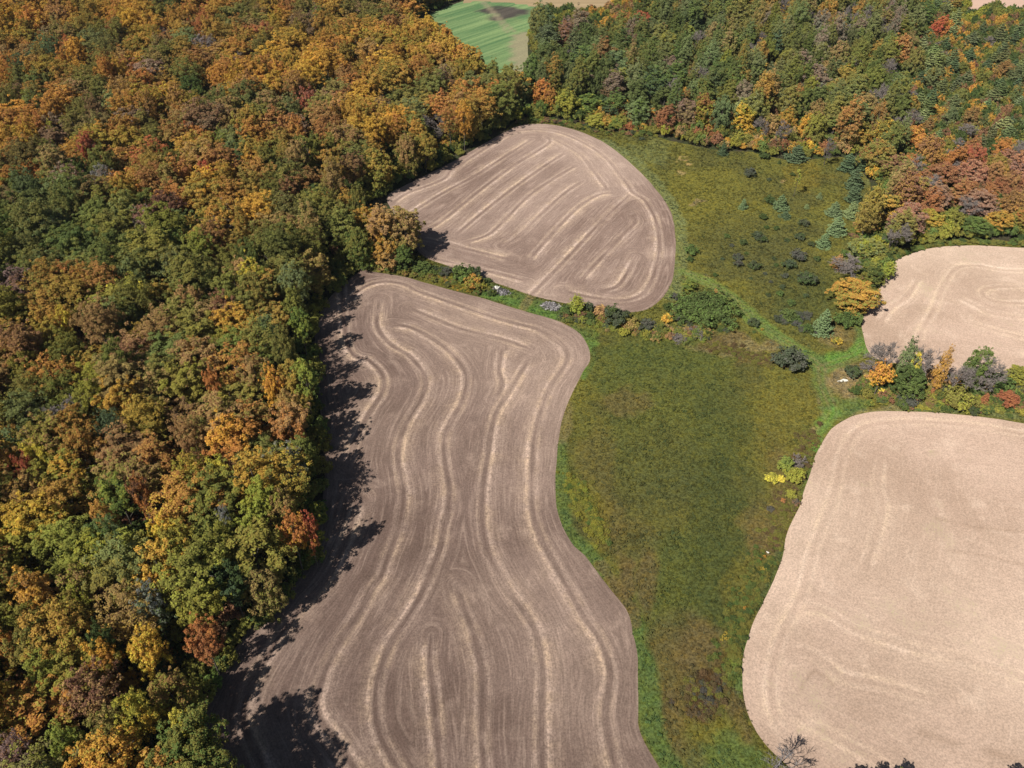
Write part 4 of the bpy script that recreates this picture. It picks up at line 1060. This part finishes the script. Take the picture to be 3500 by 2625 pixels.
def palette_mix(px, py):
    a, b = palette(px, py); q = [palette(px, py) for _ in range(8)]
    m = np.mean([col(c) for t in q for c in t], 0)
    return a, b, tuple(m)
def palette(px, py):
    """which colours the wood shows round a place (pixels of the photograph)"""
    n = vnoise(np.array([px / 60.]), np.array([py / 45.]), 3)[0]
    r = R.random()
    def pick(t):
        k = R.random() * sum(w for _, w in t)
        for c, w in t:
            k -= w
            if k <= 0: return c
        return t[-1][0]
    if px > 1130 or (px > 1100 and py < 240):      # right woodland
        if px > 1985 and py < 300: return pick([(('olive','sage'),4),(('bgreen','sage'),4),(('orange','tan'),1.2),(('ochre','olive'),2),(('green','olive'),2),(('rust','tan'),1)])
        if px > 1950 and py > 300: return pick([(('rust','brown'),4),(('pink','mauve'),3),(('orange','rust'),3),(('tan','brown'),2),(('brown','ochre'),3),(('olive','ochre'),2),(('red','rust'),1.2)])
        if px < 1560: return pick([(('green','bgreen'),5),(('olive','sage'),3.5),(('sage','bgreen'),4),(('dgreen','green'),4),(('olive','green'),3),(('ygreen','sage'),1),(('tan','olive'),1),(('mauve','brown'),1),(('ochre','olive'),1.4),(('rust','brown'),.8)])
        return pick([(('olive','sage'),4.5),(('sage','green'),3),(('olive','green'),3),(('ochre','olive'),2),(('tan','olive'),1.5),(('mauve','grey'),1.4),(('dgreen','green'),2.5),(('orange','tan'),.7),(('ygreen','olive'),1.2)])
    edge = px > 560 and 300 < py < 660
    if 400 + px * .10 < py < 600 and px < 400: return pick([(('dgreen','olive'),3),(('green','olive'),3),(('olive','sage'),5),(('brown','olive'),1),(('ygreen','olive'),.8),(('sage','dgreen'),1)])
    if edge: return pick([(('dgreen','olive'),2.4),(('olive','green'),4),(('tan','olive'),3.4),(('ochre','olive'),2),(('ochre','olive'),2),(('brown','rust'),.8)])
    if py < 480 and n > .62: return pick([(('gold','ochre'),3),(('ochre','ygreen'),4),(('orange','gold'),3),(('olive','ochre'),3)])
    if py < 480 and n < .30: return pick([(('olive','green'),4),(('olive','tan'),3),(('sage','olive'),2),(('brown','mauve'),1.5),(('tan','olive'),2)])
    if py < 480: return pick([(('orange','ochre'),5),(('tan','ochre'),4.2),(('ochre','olive'),7),(('rust','tan'),1.8),(('olive','ochre'),5.5),(('rust','orange'),1.2),(('red','rust'),.6),(('gold','ochre'),2.2),(('green','olive'),1.5),(('dgreen','olive'),.9),(('orange','olive'),3),(('mauve','grey'),.3)])
    if py < 1000: return pick([(('olive','green'),5),(('tan','olive'),3.4),(('ygreen','olive'),5),(('ochre','olive'),5),(('orange','olive'),1.4),(('green','dgreen'),1.4),(('tan','brown'),1.6),(('orange','ochre'),1),(('sage','green'),1.3),(('gold','ygreen'),1.2),(('brown','rust'),.7)])
    if px > 430: return pick([(('olive','green'),4.5),(('green','dgreen'),2),(('ygreen','green'),4),(('ochre','green'),3),(('tan','olive'),3),(('gold','olive'),1),(('sage','dgreen'),1)])
    return pick([(('ygreen','olive'),7),(('ochre','ygreen'),5),(('gold','olive'),3.5),(('tan','olive'),3),(('olive','ygreen'),4),(('olive','green'),2.6),(('gold','ygreen'),3.4),(('tan','ochre'),1.6),(('orange','gold'),1.2),(('orange','olive'),1.2),(('lime','olive'),2),(('sage','olive'),.8)])
WORD = {'orange': 'orange', 'rust': 'rust brown', 'red': 'reddish', 'gold': 'golden', 'yellow': 'yellow', 'lime': 'lime green', 'ygreen': 'yellow green', 'olive': 'olive', 'green': 'green', 'dgreen': 'dark green', 'sage': 'sage green',
        'bgreen': 'blue green', 'tan': 'tan', 'brown': 'brown', 'mauve': 'mauve grey', 'grey': 'grey', 'ochre': 'ochre', 'maroon': 'maroon', 'pink': 'dusty pink', 'dgrey': 'dark grey green', 'brick': 'brick red'}

def fill(Q, spacing, seed, zc):
    b = bbox(Q); out = []
    x0, x1, y0, y1 = max(b[0], -380), min(b[1], 380), max(b[2], 10), min(b[3], 520)
    rr = random.Random(seed); row = 0; y = y0; pts = []
    while y < y1:
        s = spacing(y); x = x0 + (row % 2) * s / 2
        while x < x1:
            pts.append((x + rr.uniform(-.33, .33) * s, y + rr.uniform(-.33, .33) * s, s)); x += s
        y += s * .87; row += 1
    A = np.array(pts); A = A[sdf(A[:, :2], Q) < 1.0]
    px, py, d = proj(A[:, 0], A[:, 1], zc)
    A = A[(px > -330) & (px < 2540) & (py > -30) & (py < 1990)]
    return A
PLC = np.array(placed)
def clear_of(A, f=.55):
    keep = []
    for x, y, s in A:
        dd = np.hypot(PLC[:, 0] - x, PLC[:, 1] - y)
        keep.append((dd > f * np.minimum(PLC[:, 2], 4.5) + s * .22).all())
    return A[np.array(keep)]
AL = clear_of(fill(LW, lambda y: 6.5 + min(max(y - 60, 0), 240) * .0075, 5, 11))
AR = clear_of(fill(RT, lambda y: 7.6, 6, 8), .85)
glade = [at(1976, 88), at(1990, 238), at(1968, 120)]
AR = np.array([a for a in AR if all(math.hypot(a[0] - g[0], a[1] - g[1]) > 9 for g in glade)])

items = []
for A, side in ((AL, 'L'), (AR, 'R')):
    Qd = segdist(A[:, :2], LW if side == 'L' else RW, True)
    for (x, y, s), ed in zip(A, Qd):
        if side == 'R' and proj(x, y, 7)[0] > 1975 and proj(x, y, 7)[1] < 300 and R.random() < .35: continue
        if side == 'L':
            q = R.random(); kind = 'soft' if q < .24 else ('poplar' if q < .32 else ('bare' if q > .985 else 'maple')); rad = s * R.choice([R.uniform(.42, .62), R.uniform(.58, .84), R.uniform(.62, .98)]) * (.8 if kind == 'poplar' else 1) * (1 - .10 * min(max((y - 90) / 120, 0), 1)); sz = R.uniform(.76, 1.18)
            if ed < 4.5 and R.random() < .85: kind = 'edge'; sz = R.uniform(.95, 1.25)
            zc = 11 * sz
        else:
            zc = 7.5; sz = R.uniform(.74, 1.18); r = R.random(); rad = s * R.choice([R.uniform(.36, .5), R.uniform(.48, .64), R.uniform(.56, .74)])
            ppx, ppy, _ = proj(x, y, 7)
            pr = .55 if (ppx > 1985 and ppy < 300) else .06
            if ppx > 1960 and ppy > 300: kind = 'bare' if r < .22 else 'edge'; sz *= .8
            elif r < pr: kind = 'pine'; sz *= .85
            elif r < pr + .08: kind = 'bare'
            elif r < pr + .34 and ppx < 1600: kind = 'poplar'
            elif r < pr + .45: kind = 'poplar'; rad *= .85
            else: kind = 'edge'
            if ppx > 1985 and ppy < 300 and kind != 'pine': sz *= .52; rad *= .8
        ppx, ppy, d = proj(x, y, zc)
        ca, cb, cm = palette_mix(ppx, ppy)
        if kind == 'pine': ca = R.choice(['bgreen', 'sage', 'bgreen'])
        vis = -rad * FPX / d < ppx < W + rad * FPX / d and -rad * FPX / d < ppy < H + rad * FPX / d
        items.append(dict(cm=cm, x=x, y=y, rad=rad, sz=sz, kind=kind, ca=ca, cb=cb, px=ppx, py=ppy, size=rad / d, vis=vis, side=side, inside=0 < ppx < W and 0 < ppy < H))
items.sort(key=lambda t: (-int(t['inside']), -t['size']))
budget = {'broadleaf_tree': 300, 'pine_tree': 300, 'bare_tree': 300}
n0 = {}
for m in marks: n0[KINDS[m[3]][0]] = n0.get(KINDS[m[3]][0], 0) + 1
stuffL, stuffR = [], []
for t in items:
    nm = KINDS[t['kind']][0]
    i = R.randrange(len(MODEL[t['kind']]))
    if t['kind'] == 'maple': i = R.choice([0, 1, 2, 3, 4, 6, 8]) if t['y'] < 110 else R.choice([1, 4, 5, 6, 7, 8, 9])
    info = MODEL[t['kind']][i][2]
    sx = t['rad'] / info['rad']; ca = jit(tuple(.70 * a + .30 * b for a, b in zip(col(t['ca']), t['cm'])), .12); cb = jit(tuple(.62 * a + .38 * b for a, b in zip(col(t['cb']), t['cm'])), .12)
    if t['inside'] and n0.get(nm, 0) < 300:
        n0[nm] = n0.get(nm, 0) + 1
        noun = {'pine': 'pine', 'bare': 'leafless tree'}.get(t['kind'], 'crown')
        if t['kind'] == 'bare': adj = 'thin'
        elif t['kind'] == 'pine' or t['ca'] == t['cb']: adj = WORD[t['ca']]
        else: adj = WORD[t['ca']] + ' and ' + WORD[t['cb']]
        lb = describe(adj, noun, t['px'], t['py'], '')
        plant(t['kind'], t['x'], t['y'], sx, t['sz'], ca, cb, lb, 'leafless trees' if t['kind'] == 'bare' else (G_WOOD if t['side'] == 'L' else G_R), i)
    else:
        (stuffL if t['side'] == 'L' else stuffR).append((t['kind'], i, t['x'], t['y'], sx, t['sz'], ca, cb))

# ------------------------------------------------------------------ the rest of the woods, and ground plants: one object each
def scatter(name, rows, protos, label, zoff=0.0):
    """rows: (proto index, x, y, z, sx, sz, ca, cb)"""
    n = len(rows)
    me = bpy.data.meshes.new(name); me.vertices.add(n)
    me.vertices.foreach_set('co', np.array([(r[1], r[2], r[3]) for r in rows], np.float32).ravel())
    def at_(nm, typ, vals, key='value'):
        a = me.attributes.new(nm, typ, 'POINT'); a.data.foreach_set(key, np.asarray(vals).ravel())
    at_('pid', 'INT', np.array([r[0] for r in rows], np.int32))
    at_('scl', 'FLOAT_VECTOR', np.array([(r[4], r[4], r[5]) for r in rows], np.float32), 'vector')
    at_('rot', 'FLOAT_VECTOR', np.array([(R.uniform(-.04, .04), R.uniform(-.04, .04), R.uniform(0, 6.28)) for r in rows], np.float32), 'vector')
    at_('tint_a', 'FLOAT_VECTOR', np.array([r[6] for r in rows], np.float32), 'vector')
    at_('tint_b', 'FLOAT_VECTOR', np.array([r[7] for r in rows], np.float32), 'vector')
    o = obj(name, me)
    ng = bpy.data.node_groups.new(name, 'GeometryNodeTree')
    ng.interface.new_socket('Geometry', in_out='INPUT', socket_type='NodeSocketGeometry')
    ng.interface.new_socket('Geometry', in_out='OUTPUT', socket_type='NodeSocketGeometry')
    gi = ng.nodes.new('NodeGroupInput'); go = ng.nodes.new('NodeGroupOutput'); L = ng.links
    def named(nm, typ):
        a = ng.nodes.new('GeometryNodeInputNamedAttribute'); a.data_type = typ; a.inputs['Name'].default_value = nm; return a.outputs['Attribute']
    join = ng.nodes.new('GeometryNodeJoinGeometry')
    pid = named('pid', 'INT'); scl = named('scl', 'FLOAT_VECTOR'); rot = named('rot', 'FLOAT_VECTOR')
    for k, obs in enumerate(protos):
        if not any(r[0] == k for r in rows): continue
        eq = ng.nodes.new('FunctionNodeCompare'); eq.data_type = 'INT'; eq.operation = 'EQUAL'
        L.new(pid, eq.inputs[2]); eq.inputs[3].default_value = k
        jo = ng.nodes.new('GeometryNodeJoinGeometry')
        for ob in obs:
            oi = ng.nodes.new('GeometryNodeObjectInfo'); oi.transform_space = 'ORIGINAL'; oi.inputs['Object'].default_value = ob
            L.new(oi.outputs['Geometry'], jo.inputs[0])
        ip = ng.nodes.new('GeometryNodeInstanceOnPoints')
        L.new(gi.outputs[0], ip.inputs['Points']); L.new(eq.outputs[0], ip.inputs['Selection']); L.new(jo.outputs[0], ip.inputs['Instance'])
        L.new(rot, ip.inputs['Rotation']); L.new(scl, ip.inputs['Scale'])
        L.new(ip.outputs[0], join.inputs[0])
    L.new(join.outputs[0], go.inputs[0])
    md = o.modifiers.new('plants', 'NODES'); md.node_group = ng
    return tag(o, label, kind='stuff')

plist = []; pidx = {}
for k, ms in MODEL.items():
    for i in range(len(ms)):
        if (k, i) in USED: pidx[(k, i)] = len(plist); plist.append(USED[(k, i)])
def rows_of(st):
    out = []
    for kind, i, x, y, sx, sz, ca, cb in st:
        if (kind, i) not in pidx: i = next(j for j in range(9) if (kind, j) in pidx)
        out.append((pidx[(kind, i)], x, y, 0.0, sx, sz, ca, cb))
    return out
scatter('woodland', rows_of(stuffL), plist, 'remaining autumn canopy of the wood, orange in the distance')
scatter('woodland', rows_of(stuffR), plist, 'remaining mixed green and rust canopy of the woodland at top right')
print('individual', n0, 'stuff', len(stuffL), len(stuffR))

# ------------------------------------------------------------------ undergrowth closing the wood floor and its front
def undergrowth(Q, seed, s, hmul):
    b = bbox(Q); rr = random.Random(seed); pts = []
    y = max(b[2], 12)
    while y < min(b[3], 470):
        x = max(b[0], -300)
        while x < min(b[1], 320):
            pts.append((x + rr.uniform(-.45, .45) * s, y + rr.uniform(-.45, .45) * s)); x += s
        y += s
    A = np.array(pts); d = sdf(A, Q); k = d < .6; A = A[k]; d = d[k]
    px, py, _ = proj(A[:, 0], A[:, 1], 3); k = (px > -150) & (px < 2360) & (py > -20) & (py < 1850)
    A = A[k]; d = d[k]; rows = []
    sh = [pidx[('shrub', i)] for i in range(4) if ('shrub', i) in pidx]
    for (x, y), e in zip(A, d):
        front = e > (-14 if x > 0 else -5); qx, qy, _ = proj(x, y, 2)
        right = qx > 1130
        if front and right and 1270 < qx < 1900 and qy < 420: c = rr.choice(['gold', 'rust', 'ochre', 'olive', 'ochre', 'tan', 'ygreen', 'olive', 'brown', 'green'])
        elif front: c = rr.choice(['olive', 'green', 'ygreen', 'olive', 'dgreen'])
        else: c = rr.choice(['dgreen', 'olive', 'brown', 'dgreen', 'ochre'])
        r = rr.uniform(.9, 1.5); z = r * rr.uniform(.9, 1.7) * hmul * (.85 if front else 1)
        rows.append((rr.choice(sh), x, y, 0.0, r, z, jit(col(c)), jit(col(rr.choice(['olive', 'dgreen', c])))))
    return rows
scatter('undergrowth', undergrowth(LW, 3, 3.0, 1.0) , plist, 'low leafy undergrowth beneath the canopy of the left wood')
scatter('undergrowth', undergrowth(RW, 4, 3.0, 1.2), plist, 'low leafy undergrowth and fringe of the woodland at top right')

# ------------------------------------------------------------------ stones
def hedge_rows(lines, seed):
    rr = random.Random(seed); rows = []
    sh = [pidx[('shrub', i)] for i in range(4) if ('shrub', i) in pidx]
    for pts, wd, n, hm, cols in lines:
        t = trk(pts)
        low = hm <= .5
        for _ in range(n * (3 if low else 1)):
            q = t[rr.randrange(len(t))]; c = rr.choice(cols); r = rr.uniform(.16, .42) if low else rr.uniform(.35, .85)
            rows.append((rr.choice(sh), q[0] + rr.gauss(0, wd), q[1] + rr.gauss(0, wd), .05, r, r * rr.uniform(.6, 1.2) * (.9 if low else hm), tuple(v * (.72 if low else .9) for v in jit(col(c))), tuple(v * (.72 if low else .9) for v in jit(col(rr.choice(cols))))))
    P = np.array([(r[1], r[2]) for r in rows]); ok = cuts(P) > .4
    return [r for r, k in zip(rows, ok) if k]
GR = ['dgreen', 'olive', 'green', 'olive', 'dgrey', 'brown', 'ygreen']
scatter('hedge_undergrowth', hedge_rows([
    ([(1880,845),(1950,858),(2030,862),(2120,866),(2230,874)], 2.2, 200, 1.25, GR + ['brown', 'olive', 'dgreen']), ([(1990,838),(2080,845),(2200,845)], 1.6, 80, 1.4, GR + ['tan', 'brown']),
    ([(1900,868),(2000,874),(2100,880),(2220,892)], 1.2, 90, .6, ['ygreen', 'olive', 'dgreen', 'olive', 'green']),
    ([(1225,688),(1300,690),(1370,712),(1430,722),(1510,728)], 1.6, 130, .9, GR + ['tan']), ([(1240,694),(1340,712),(1420,730)], 1.2, 60, .5, ['ygreen', 'lime', 'olive']),
    ([(790,578),(870,585),(940,592),(1000,610),(1045,620)], 1.8, 130, .9, GR), ([(905,588),(960,606),(1020,624)], 1.0, 60, .5, ['ygreen', 'olive', 'gold']),
    ([(1120,266),(1200,266),(1280,280),(1400,294)], 1.5, 120, .9, GR), ([(1860,520),(1855,580),(1870,610),(1905,600)], 2.0, 90, 1.2, GR), ([(1905,600),(1935,560),(1990,540),(2100,527),(2220,530)], 1.0, 120, .8, ['olive', 'green', 'dgreen']),
    ([(1240,1040),(1255,1080),(1280,1120),(1300,1165)], 1.1, 80, .40, ['ygreen', 'olive', 'ygreen', 'green']), ([(1750,940),(1740,1000),(1715,1060),(1690,1120),(1670,1180)], 1.6, 110, .5, ['olive', 'olive', 'weed', 'weed']),
    ([(1660,1210),(1630,1290),(1600,1380),(1590,1450)], 1.8, 110, .45, ['olive', 'green', 'olive', 'dgreen']), ([(1540,1470),(1515,1530)], 1.6, 30, .4, ['weed', 'dpurple', 'weed', 'olive']),
    ([(1540,750),(1600,765),(1680,785)], 1.2, 60, .35, ['weed', 'olive', 'olive', 'weed']), ([(1690,690),(1730,690),(1750,712)], 1.6, 26, .8, ['dgrey', 'dpurple', 'dgreen']), ([(1465,650),(1480,700),(1560,715)], 1.5, 40, .8, ['dpurple', 'dgreen', 'olive'])], 12), plist,
    'low brush and brambles filling the hedges and field margins')
def stone_mesh(rng, name, mat, k=10):
    """an angular field stone, unit size"""
    P = unit(rng.normal(size=(k, 3))) * rng.uniform(.75, 1.1, (k, 1)) * [1, .8, .6]
    import bmesh
    bm = bmesh.new()
    for p in P: bm.verts.new(p)
    bmesh.ops.convex_hull(bm, input=bm.verts)
    for v in [v for v in bm.verts if not v.link_faces]: bm.verts.remove(v)
    me = bpy.data.meshes.new(name); bm.to_mesh(me); bm.free(); me.materials.append(mat); return me
def stone_mat(name, a, b):
    n = NT(name); f = n.noise(n.n('ShaderNodeTexCoord').outputs['Object'], 2.5, 4)
    r = n.n('ShaderNodeObjectInfo').outputs['Random']
    c = n.mix(n.mp(n.math('ADD', n.math('MULTIPLY', r, .6), n.math('MULTIPLY', f, .5)), .25, .8), a, b)
    return n.diffuse(c, n.bump(f, .4, .1))
MS = stone_mat('field_stone', (.13, .12, .12), (.40, .37, .36)); MSW = stone_mat('pale_stone', (.62, .58, .50), (.80, .77, .70)); MST = stone_mat('tan_stone', (.36, .26, .18), (.48, .36, .27))
MW = bark_material('weathered_wood', (.36, .33, .30), (.5, .47, .43))
sg = np.random.default_rng(77)
STONES = [stone_mesh(sg, 'stone', MS) for _ in range(6)]; PALES = [stone_mesh(sg, 'stone', MSW) for _ in range(2)]
def stone_pile(p0, p1, wid, hgt, label, nbig, pale_at=None):
    a = np.array(at(*p0)); b = np.array(at(*p1)); c = (a + b) / 2; L = np.linalg.norm(b - a) / 2; d = (b - a) / (2 * L); nrm = np.array([-d[1], d[0]])
    root = empty('stone_pile', (c[0], c[1], 0.03)); tag(root, label, 'stone pile', 'stone piles between the fields')
    V = []; F = []; nv = 0
    def surf(u, v): return hgt * max(0, 1 - u * u - v * v * .9) ** .7 * (.75 + .5 * vnoise(np.array([u * 4 + 9]), np.array([v * 3]), 4)[0])
    for i in range(nbig):
        while True:
            u, v = sg.uniform(-1, 1, 2)
            if u * u + v * v < 1: break
        q = d * u * L + nrm * v * wid; s = sg.uniform(.26, .5)
        pale = pale_at is not None and abs(u - pale_at) < .16 and v > -.2
        o = obj('stone', (PALES if pale else STONES)[sg.integers(2 if pale else 6)], root)
        o.location = (q[0], q[1], surf(u, v) + s * .1 + (.12 if pale else 0)); o.scale = (s, s, s * .9); o.rotation_euler = tuple(sg.uniform(-.5, .5, 2)) + (sg.uniform(0, 6.28),)
        if pale: o['label'] = 'bright whitish stone'
    base = STONES[0]; bv = np.empty(len(base.vertices) * 3); base.vertices.foreach_get('co', bv); bv = bv.reshape(-1, 3); bf = np.array([list(p.vertices) for p in base.polygons if len(p.vertices) == 3])
    for i in range(900):
        while True:
            u, v = sg.normal(0, .5, 2)
            if u * u + v * v < 1.15: break
        q = d * u * L + nrm * v * wid; s = sg.uniform(.09, .22); an = sg.uniform(0, 6.28); ca, sa = math.cos(an), math.sin(an)
        w = bv * s; w = np.stack([w[:, 0] * ca - w[:, 1] * sa, w[:, 0] * sa + w[:, 1] * ca, w[:, 2]], 1)
        V.append(w + [q[0], q[1], surf(u, v)]); F.append(bf + nv); nv += len(bv)
    o = obj('rubble', mesh_np('rubble', np.concatenate(V), np.concatenate(F), [MS], 3), root); o['kind'] = 'stuff'
stone_pile((1047, 624), (1104, 637), 1.7, .8, 'long heap of grey field stones with a white patch on top, left of the gap', 90, -.15)
stone_pile((1168, 658), (1213, 671), 2.0, .8, 'grey heap of field stones touching the hedge, right of the gap', 90)
def lone(name, px, py, s, mats, label, flat=.6):
    x, y = at(px, py); me = stone_mesh(sg, name, mats, 16); o = obj(name, me); o.location = (x, y, s[0] * .25); o.scale = (s[0], s[1], s[0] * flat); o.rotation_euler = (0, 0, sg.uniform(-.4, .4))
    tag(o, label, 'boulder')
lone('boulder', 1821, 824, (1.25, .75), MSW, 'flat white boulder on the dry patch by the track fork', .35)
lone('boulder', 1812, 825, (.5, .4), MSW, 'small white stone at the left side of the flat white boulder')
lone('boulder', 1834, 818, (.7, .5), MST, 'tan boulder behind the flat white boulder')
lone('boulder', 1658, 1195, (.55, .5), MSW, 'white boulder at the meadow edge beside the pale field')
lone('boulder', 1559, 1488, (.38, .3), MSW, 'small whitish boulder in the brown weeds near the bottom')
lone('boulder', 1545, 1484, (.3, .22), MSW, 'tiny white stone left of the whitish boulder in the brown weeds')
for (p, q, lb) in [((1040, 617), (1058, 625), 'pale pole lying at the left end of the first stone pile'), ((1203, 662), (1217, 667), 'pale pole lying at the right end of the second stone pile')]:
    a = at(*p); b = at(*q); v = tube([(0, 0, .25), ((b[0] - a[0]) / 2, (b[1] - a[1]) / 2, .5), (b[0] - a[0], b[1] - a[1], .6)], .14, .08, 6)
    o = obj('wooden_pole', mesh_np('wooden_pole', v[0], v[1], [MW], smooth=True)); o.location = (a[0], a[1], 0); tag(o, lb, 'wooden pole')

# ------------------------------------------------------------------ dead tree at the bottom and the trees whose shadows reach in from below the frame
def dead_tree(bx, by, h, label, seed, spread=.5):
    g = np.random.default_rng(seed); t, b_ = branch_tree(g, h, .17, spread, 5, 3)
    x, y = at(bx, by); root = empty('dead_tree', (x, y, 0.02)); tag(root, label, 'dead tree')
    obj('boughs', mesh_np('boughs', b_[0], b_[1], [M_DEAD]), root); obj('trunk', mesh_np('trunk', t[0], t[1], [M_DEAD]), root)
M_DEAD = bark_material('dead_wood', (.15, .135, .13), (.30, .275, .265))
dead_tree(1652, 1688, 13.5, 'dead grey leafless tree reaching into the bottom edge beside the pale field', 4)
for (tx, ty, h, lb) in [(1870, 1653, 5.5, 'leftmost of the small trees just below the frame that shade the pale field'), (1919, 1653, 5.5, 'middle one of the small trees just below the frame that shade the pale field'), (1969, 1646, 6.5, 'tallest of the small trees just below the frame that shade the pale field'), (2212, 1652, 6, 'small tree below the lower right corner throwing a dark shadow')]:
    gx, gy = at(tx, ty); r = h / math.tan(SUN_EL); info = MODEL['edge'][0][2]
    plant('edge', gx - math.sin(SUN_AZ) * r, gy - math.cos(SUN_AZ) * r, .34, h / info['h'], col('olive'), col('green'), lb, None, 0)

for (tx, ty, h, k, lb) in [(664, 1508, 17.5, 5, 'tall tree just below the frame, first of three shading the lower left field corner'), (700, 1565, 18, 7, 'tall tree below the frame, second of three shading the lower left field corner'), (728, 1618, 18, 8, 'tall tree below the frame, third of three shading the lower left field corner'), (640, 1560, 17, 6, 'tall tree below the frame behind the three that shade the lower left field corner')]:
    gx, gy = at(tx, ty); r = h / math.tan(SUN_EL); info = MODEL['maple'][k][2]
    plant('maple', gx - math.sin(SUN_AZ) * r, gy - math.cos(SUN_AZ) * r, .9, h / info['h'], col('olive'), col('green'), lb, None, k)
# ------------------------------------------------------------------ wildflower clumps and the weeds of the meadow
for (px, py, c, lb) in [(1567, 1372, 'yellow', 'bright yellow flower clump near the bottom of the meadow'), (1560, 1382, 'yellow', 'second bright yellow flower clump, lower left of the first'), (1571, 1384, 'yellow', 'third bright yellow flower clump, lowest of the three'), (1650, 1205, 'gold', 'golden flower clump beside the white boulder of the meadow edge'),
                   (1640, 1212, 'orange', 'orange flower clump left of the golden one by the white boulder'), (1648, 1230, 'yellow', 'yellow flower clump below the white boulder of the meadow edge'), (1607, 1318, 'gold', 'golden flower clump halfway down the lower meadow edge'), (1621, 700, 'yellow', 'yellow flower clump on the grass track in the upper meadow'),
                   (1634, 708, 'yellow', 'second yellow flower clump down the grass track'), (1646, 715, 'yellow', 'third yellow flower clump down the grass track'), (1478, 642, 'yellow', 'yellow flower clump left of the wide dark thicket')]:
    x, y = at(px, py)
    o = obj('flower_clump', mesh_np('flower_clump', *lobed_crown(sg, .5, 0, .6, 7, 12, .22, .10, 'dome')[:2], [M_LEAF]))
    o.location = (x, y, .08); o['tint_a'] = tuple(v * .75 for v in col(c)); o['tint_b'] = o['tint_a']; tag(o, lb, 'flowers', 'flower clumps in the meadow')
tufts = []
for i in range(4):
    V, F, fa = lobed_crown(sg, .42, -.05, .50, 5, 9, .2, .13, 'dome')
    me = mesh_np('weed_tuft', V, F, [M_LEAF], face_attr=fa); o = bpy.data.objects.new('weed_tuft', me); tufts.append((o,))
def weeds():
    xs = NR.uniform(-38, 170, 150000); ys = NR.uniform(32, 330, 150000); P = np.stack([xs, ys], 1)
    px, py, _ = proj(xs, ys); P = P[(px > -20) & (px < 2330) & (py > 200) & (py < 1760)]
    od = open_d(P); k = (od < -.3) | ((od < .12) & (NR.random(len(P)) < .5)); P = P[k]
    pd = path_d(P); P = P[(pd > .2) | (NR.random(len(P)) < .12)]
    T = tone_map(P); den = .35 + .65 * sm(.3, .65, fbm(P[:, 0] / 2.5, P[:, 1] / 2.5, 123, 3)); k = NR.random(len(P)) < den
    P = P[k]; T = T[k]; n = len(P); f = NR.uniform(.85, 1.55, (n, 1)); hue = NR.normal(0, .07, n)
    T = T * f * np.stack([1 + hue * 1.2, 1 + hue * .3, 1 - hue], 1); T = np.clip(T, .003, .8)
    s = NR.uniform(.40, .95, n) * (.7 + .6 * fbm(P[:, 0] / 6, P[:, 1] / 6, 7, 2)); z = NR.uniform(.5, 1.0, n) * s
    rim = .45 + .55 * sm(0, -1.2, open_d(P)); s = s * rim; z = z * rim
    ids = NR.integers(0, 4, n)
    return [(int(ids[i]), P[i, 0], P[i, 1], .12, s[i], z[i], tuple(T[i]), tuple(T[i] * .85)) for i in range(n)]
WR = weeds(); print('weeds', len(WR))
scatter('meadow_weeds', WR, tufts, 'knee high weeds and grasses covering the meadow')

# ------------------------------------------------------------------ thin autumn air
def haze(density):
    import bmesh
    bm = bmesh.new(); bmesh.ops.create_cube(bm, size=1.0)
    me = bpy.data.meshes.new('haze'); bm.to_mesh(me); bm.free()
    m = bpy.data.materials.new('air'); m.use_nodes = True; t = m.node_tree; t.nodes.clear()
    o_ = t.nodes.new('ShaderNodeOutputMaterial'); v = t.nodes.new('ShaderNodeVolumePrincipled')
    v.inputs['Color'].default_value = (.86, .92, 1.0, 1); v.inputs['Density'].default_value = density; v.inputs['Anisotropy'].default_value = .2
    t.links.new(v.outputs[0], o_.inputs['Volume']); me.materials.append(m)
    o = obj('haze', me); o.scale = (6400, 6800, 126); o.location = (0, 1800, 62); tag(o, 'thin pale air over the whole landscape', kind='stuff')
haze(0.00006)
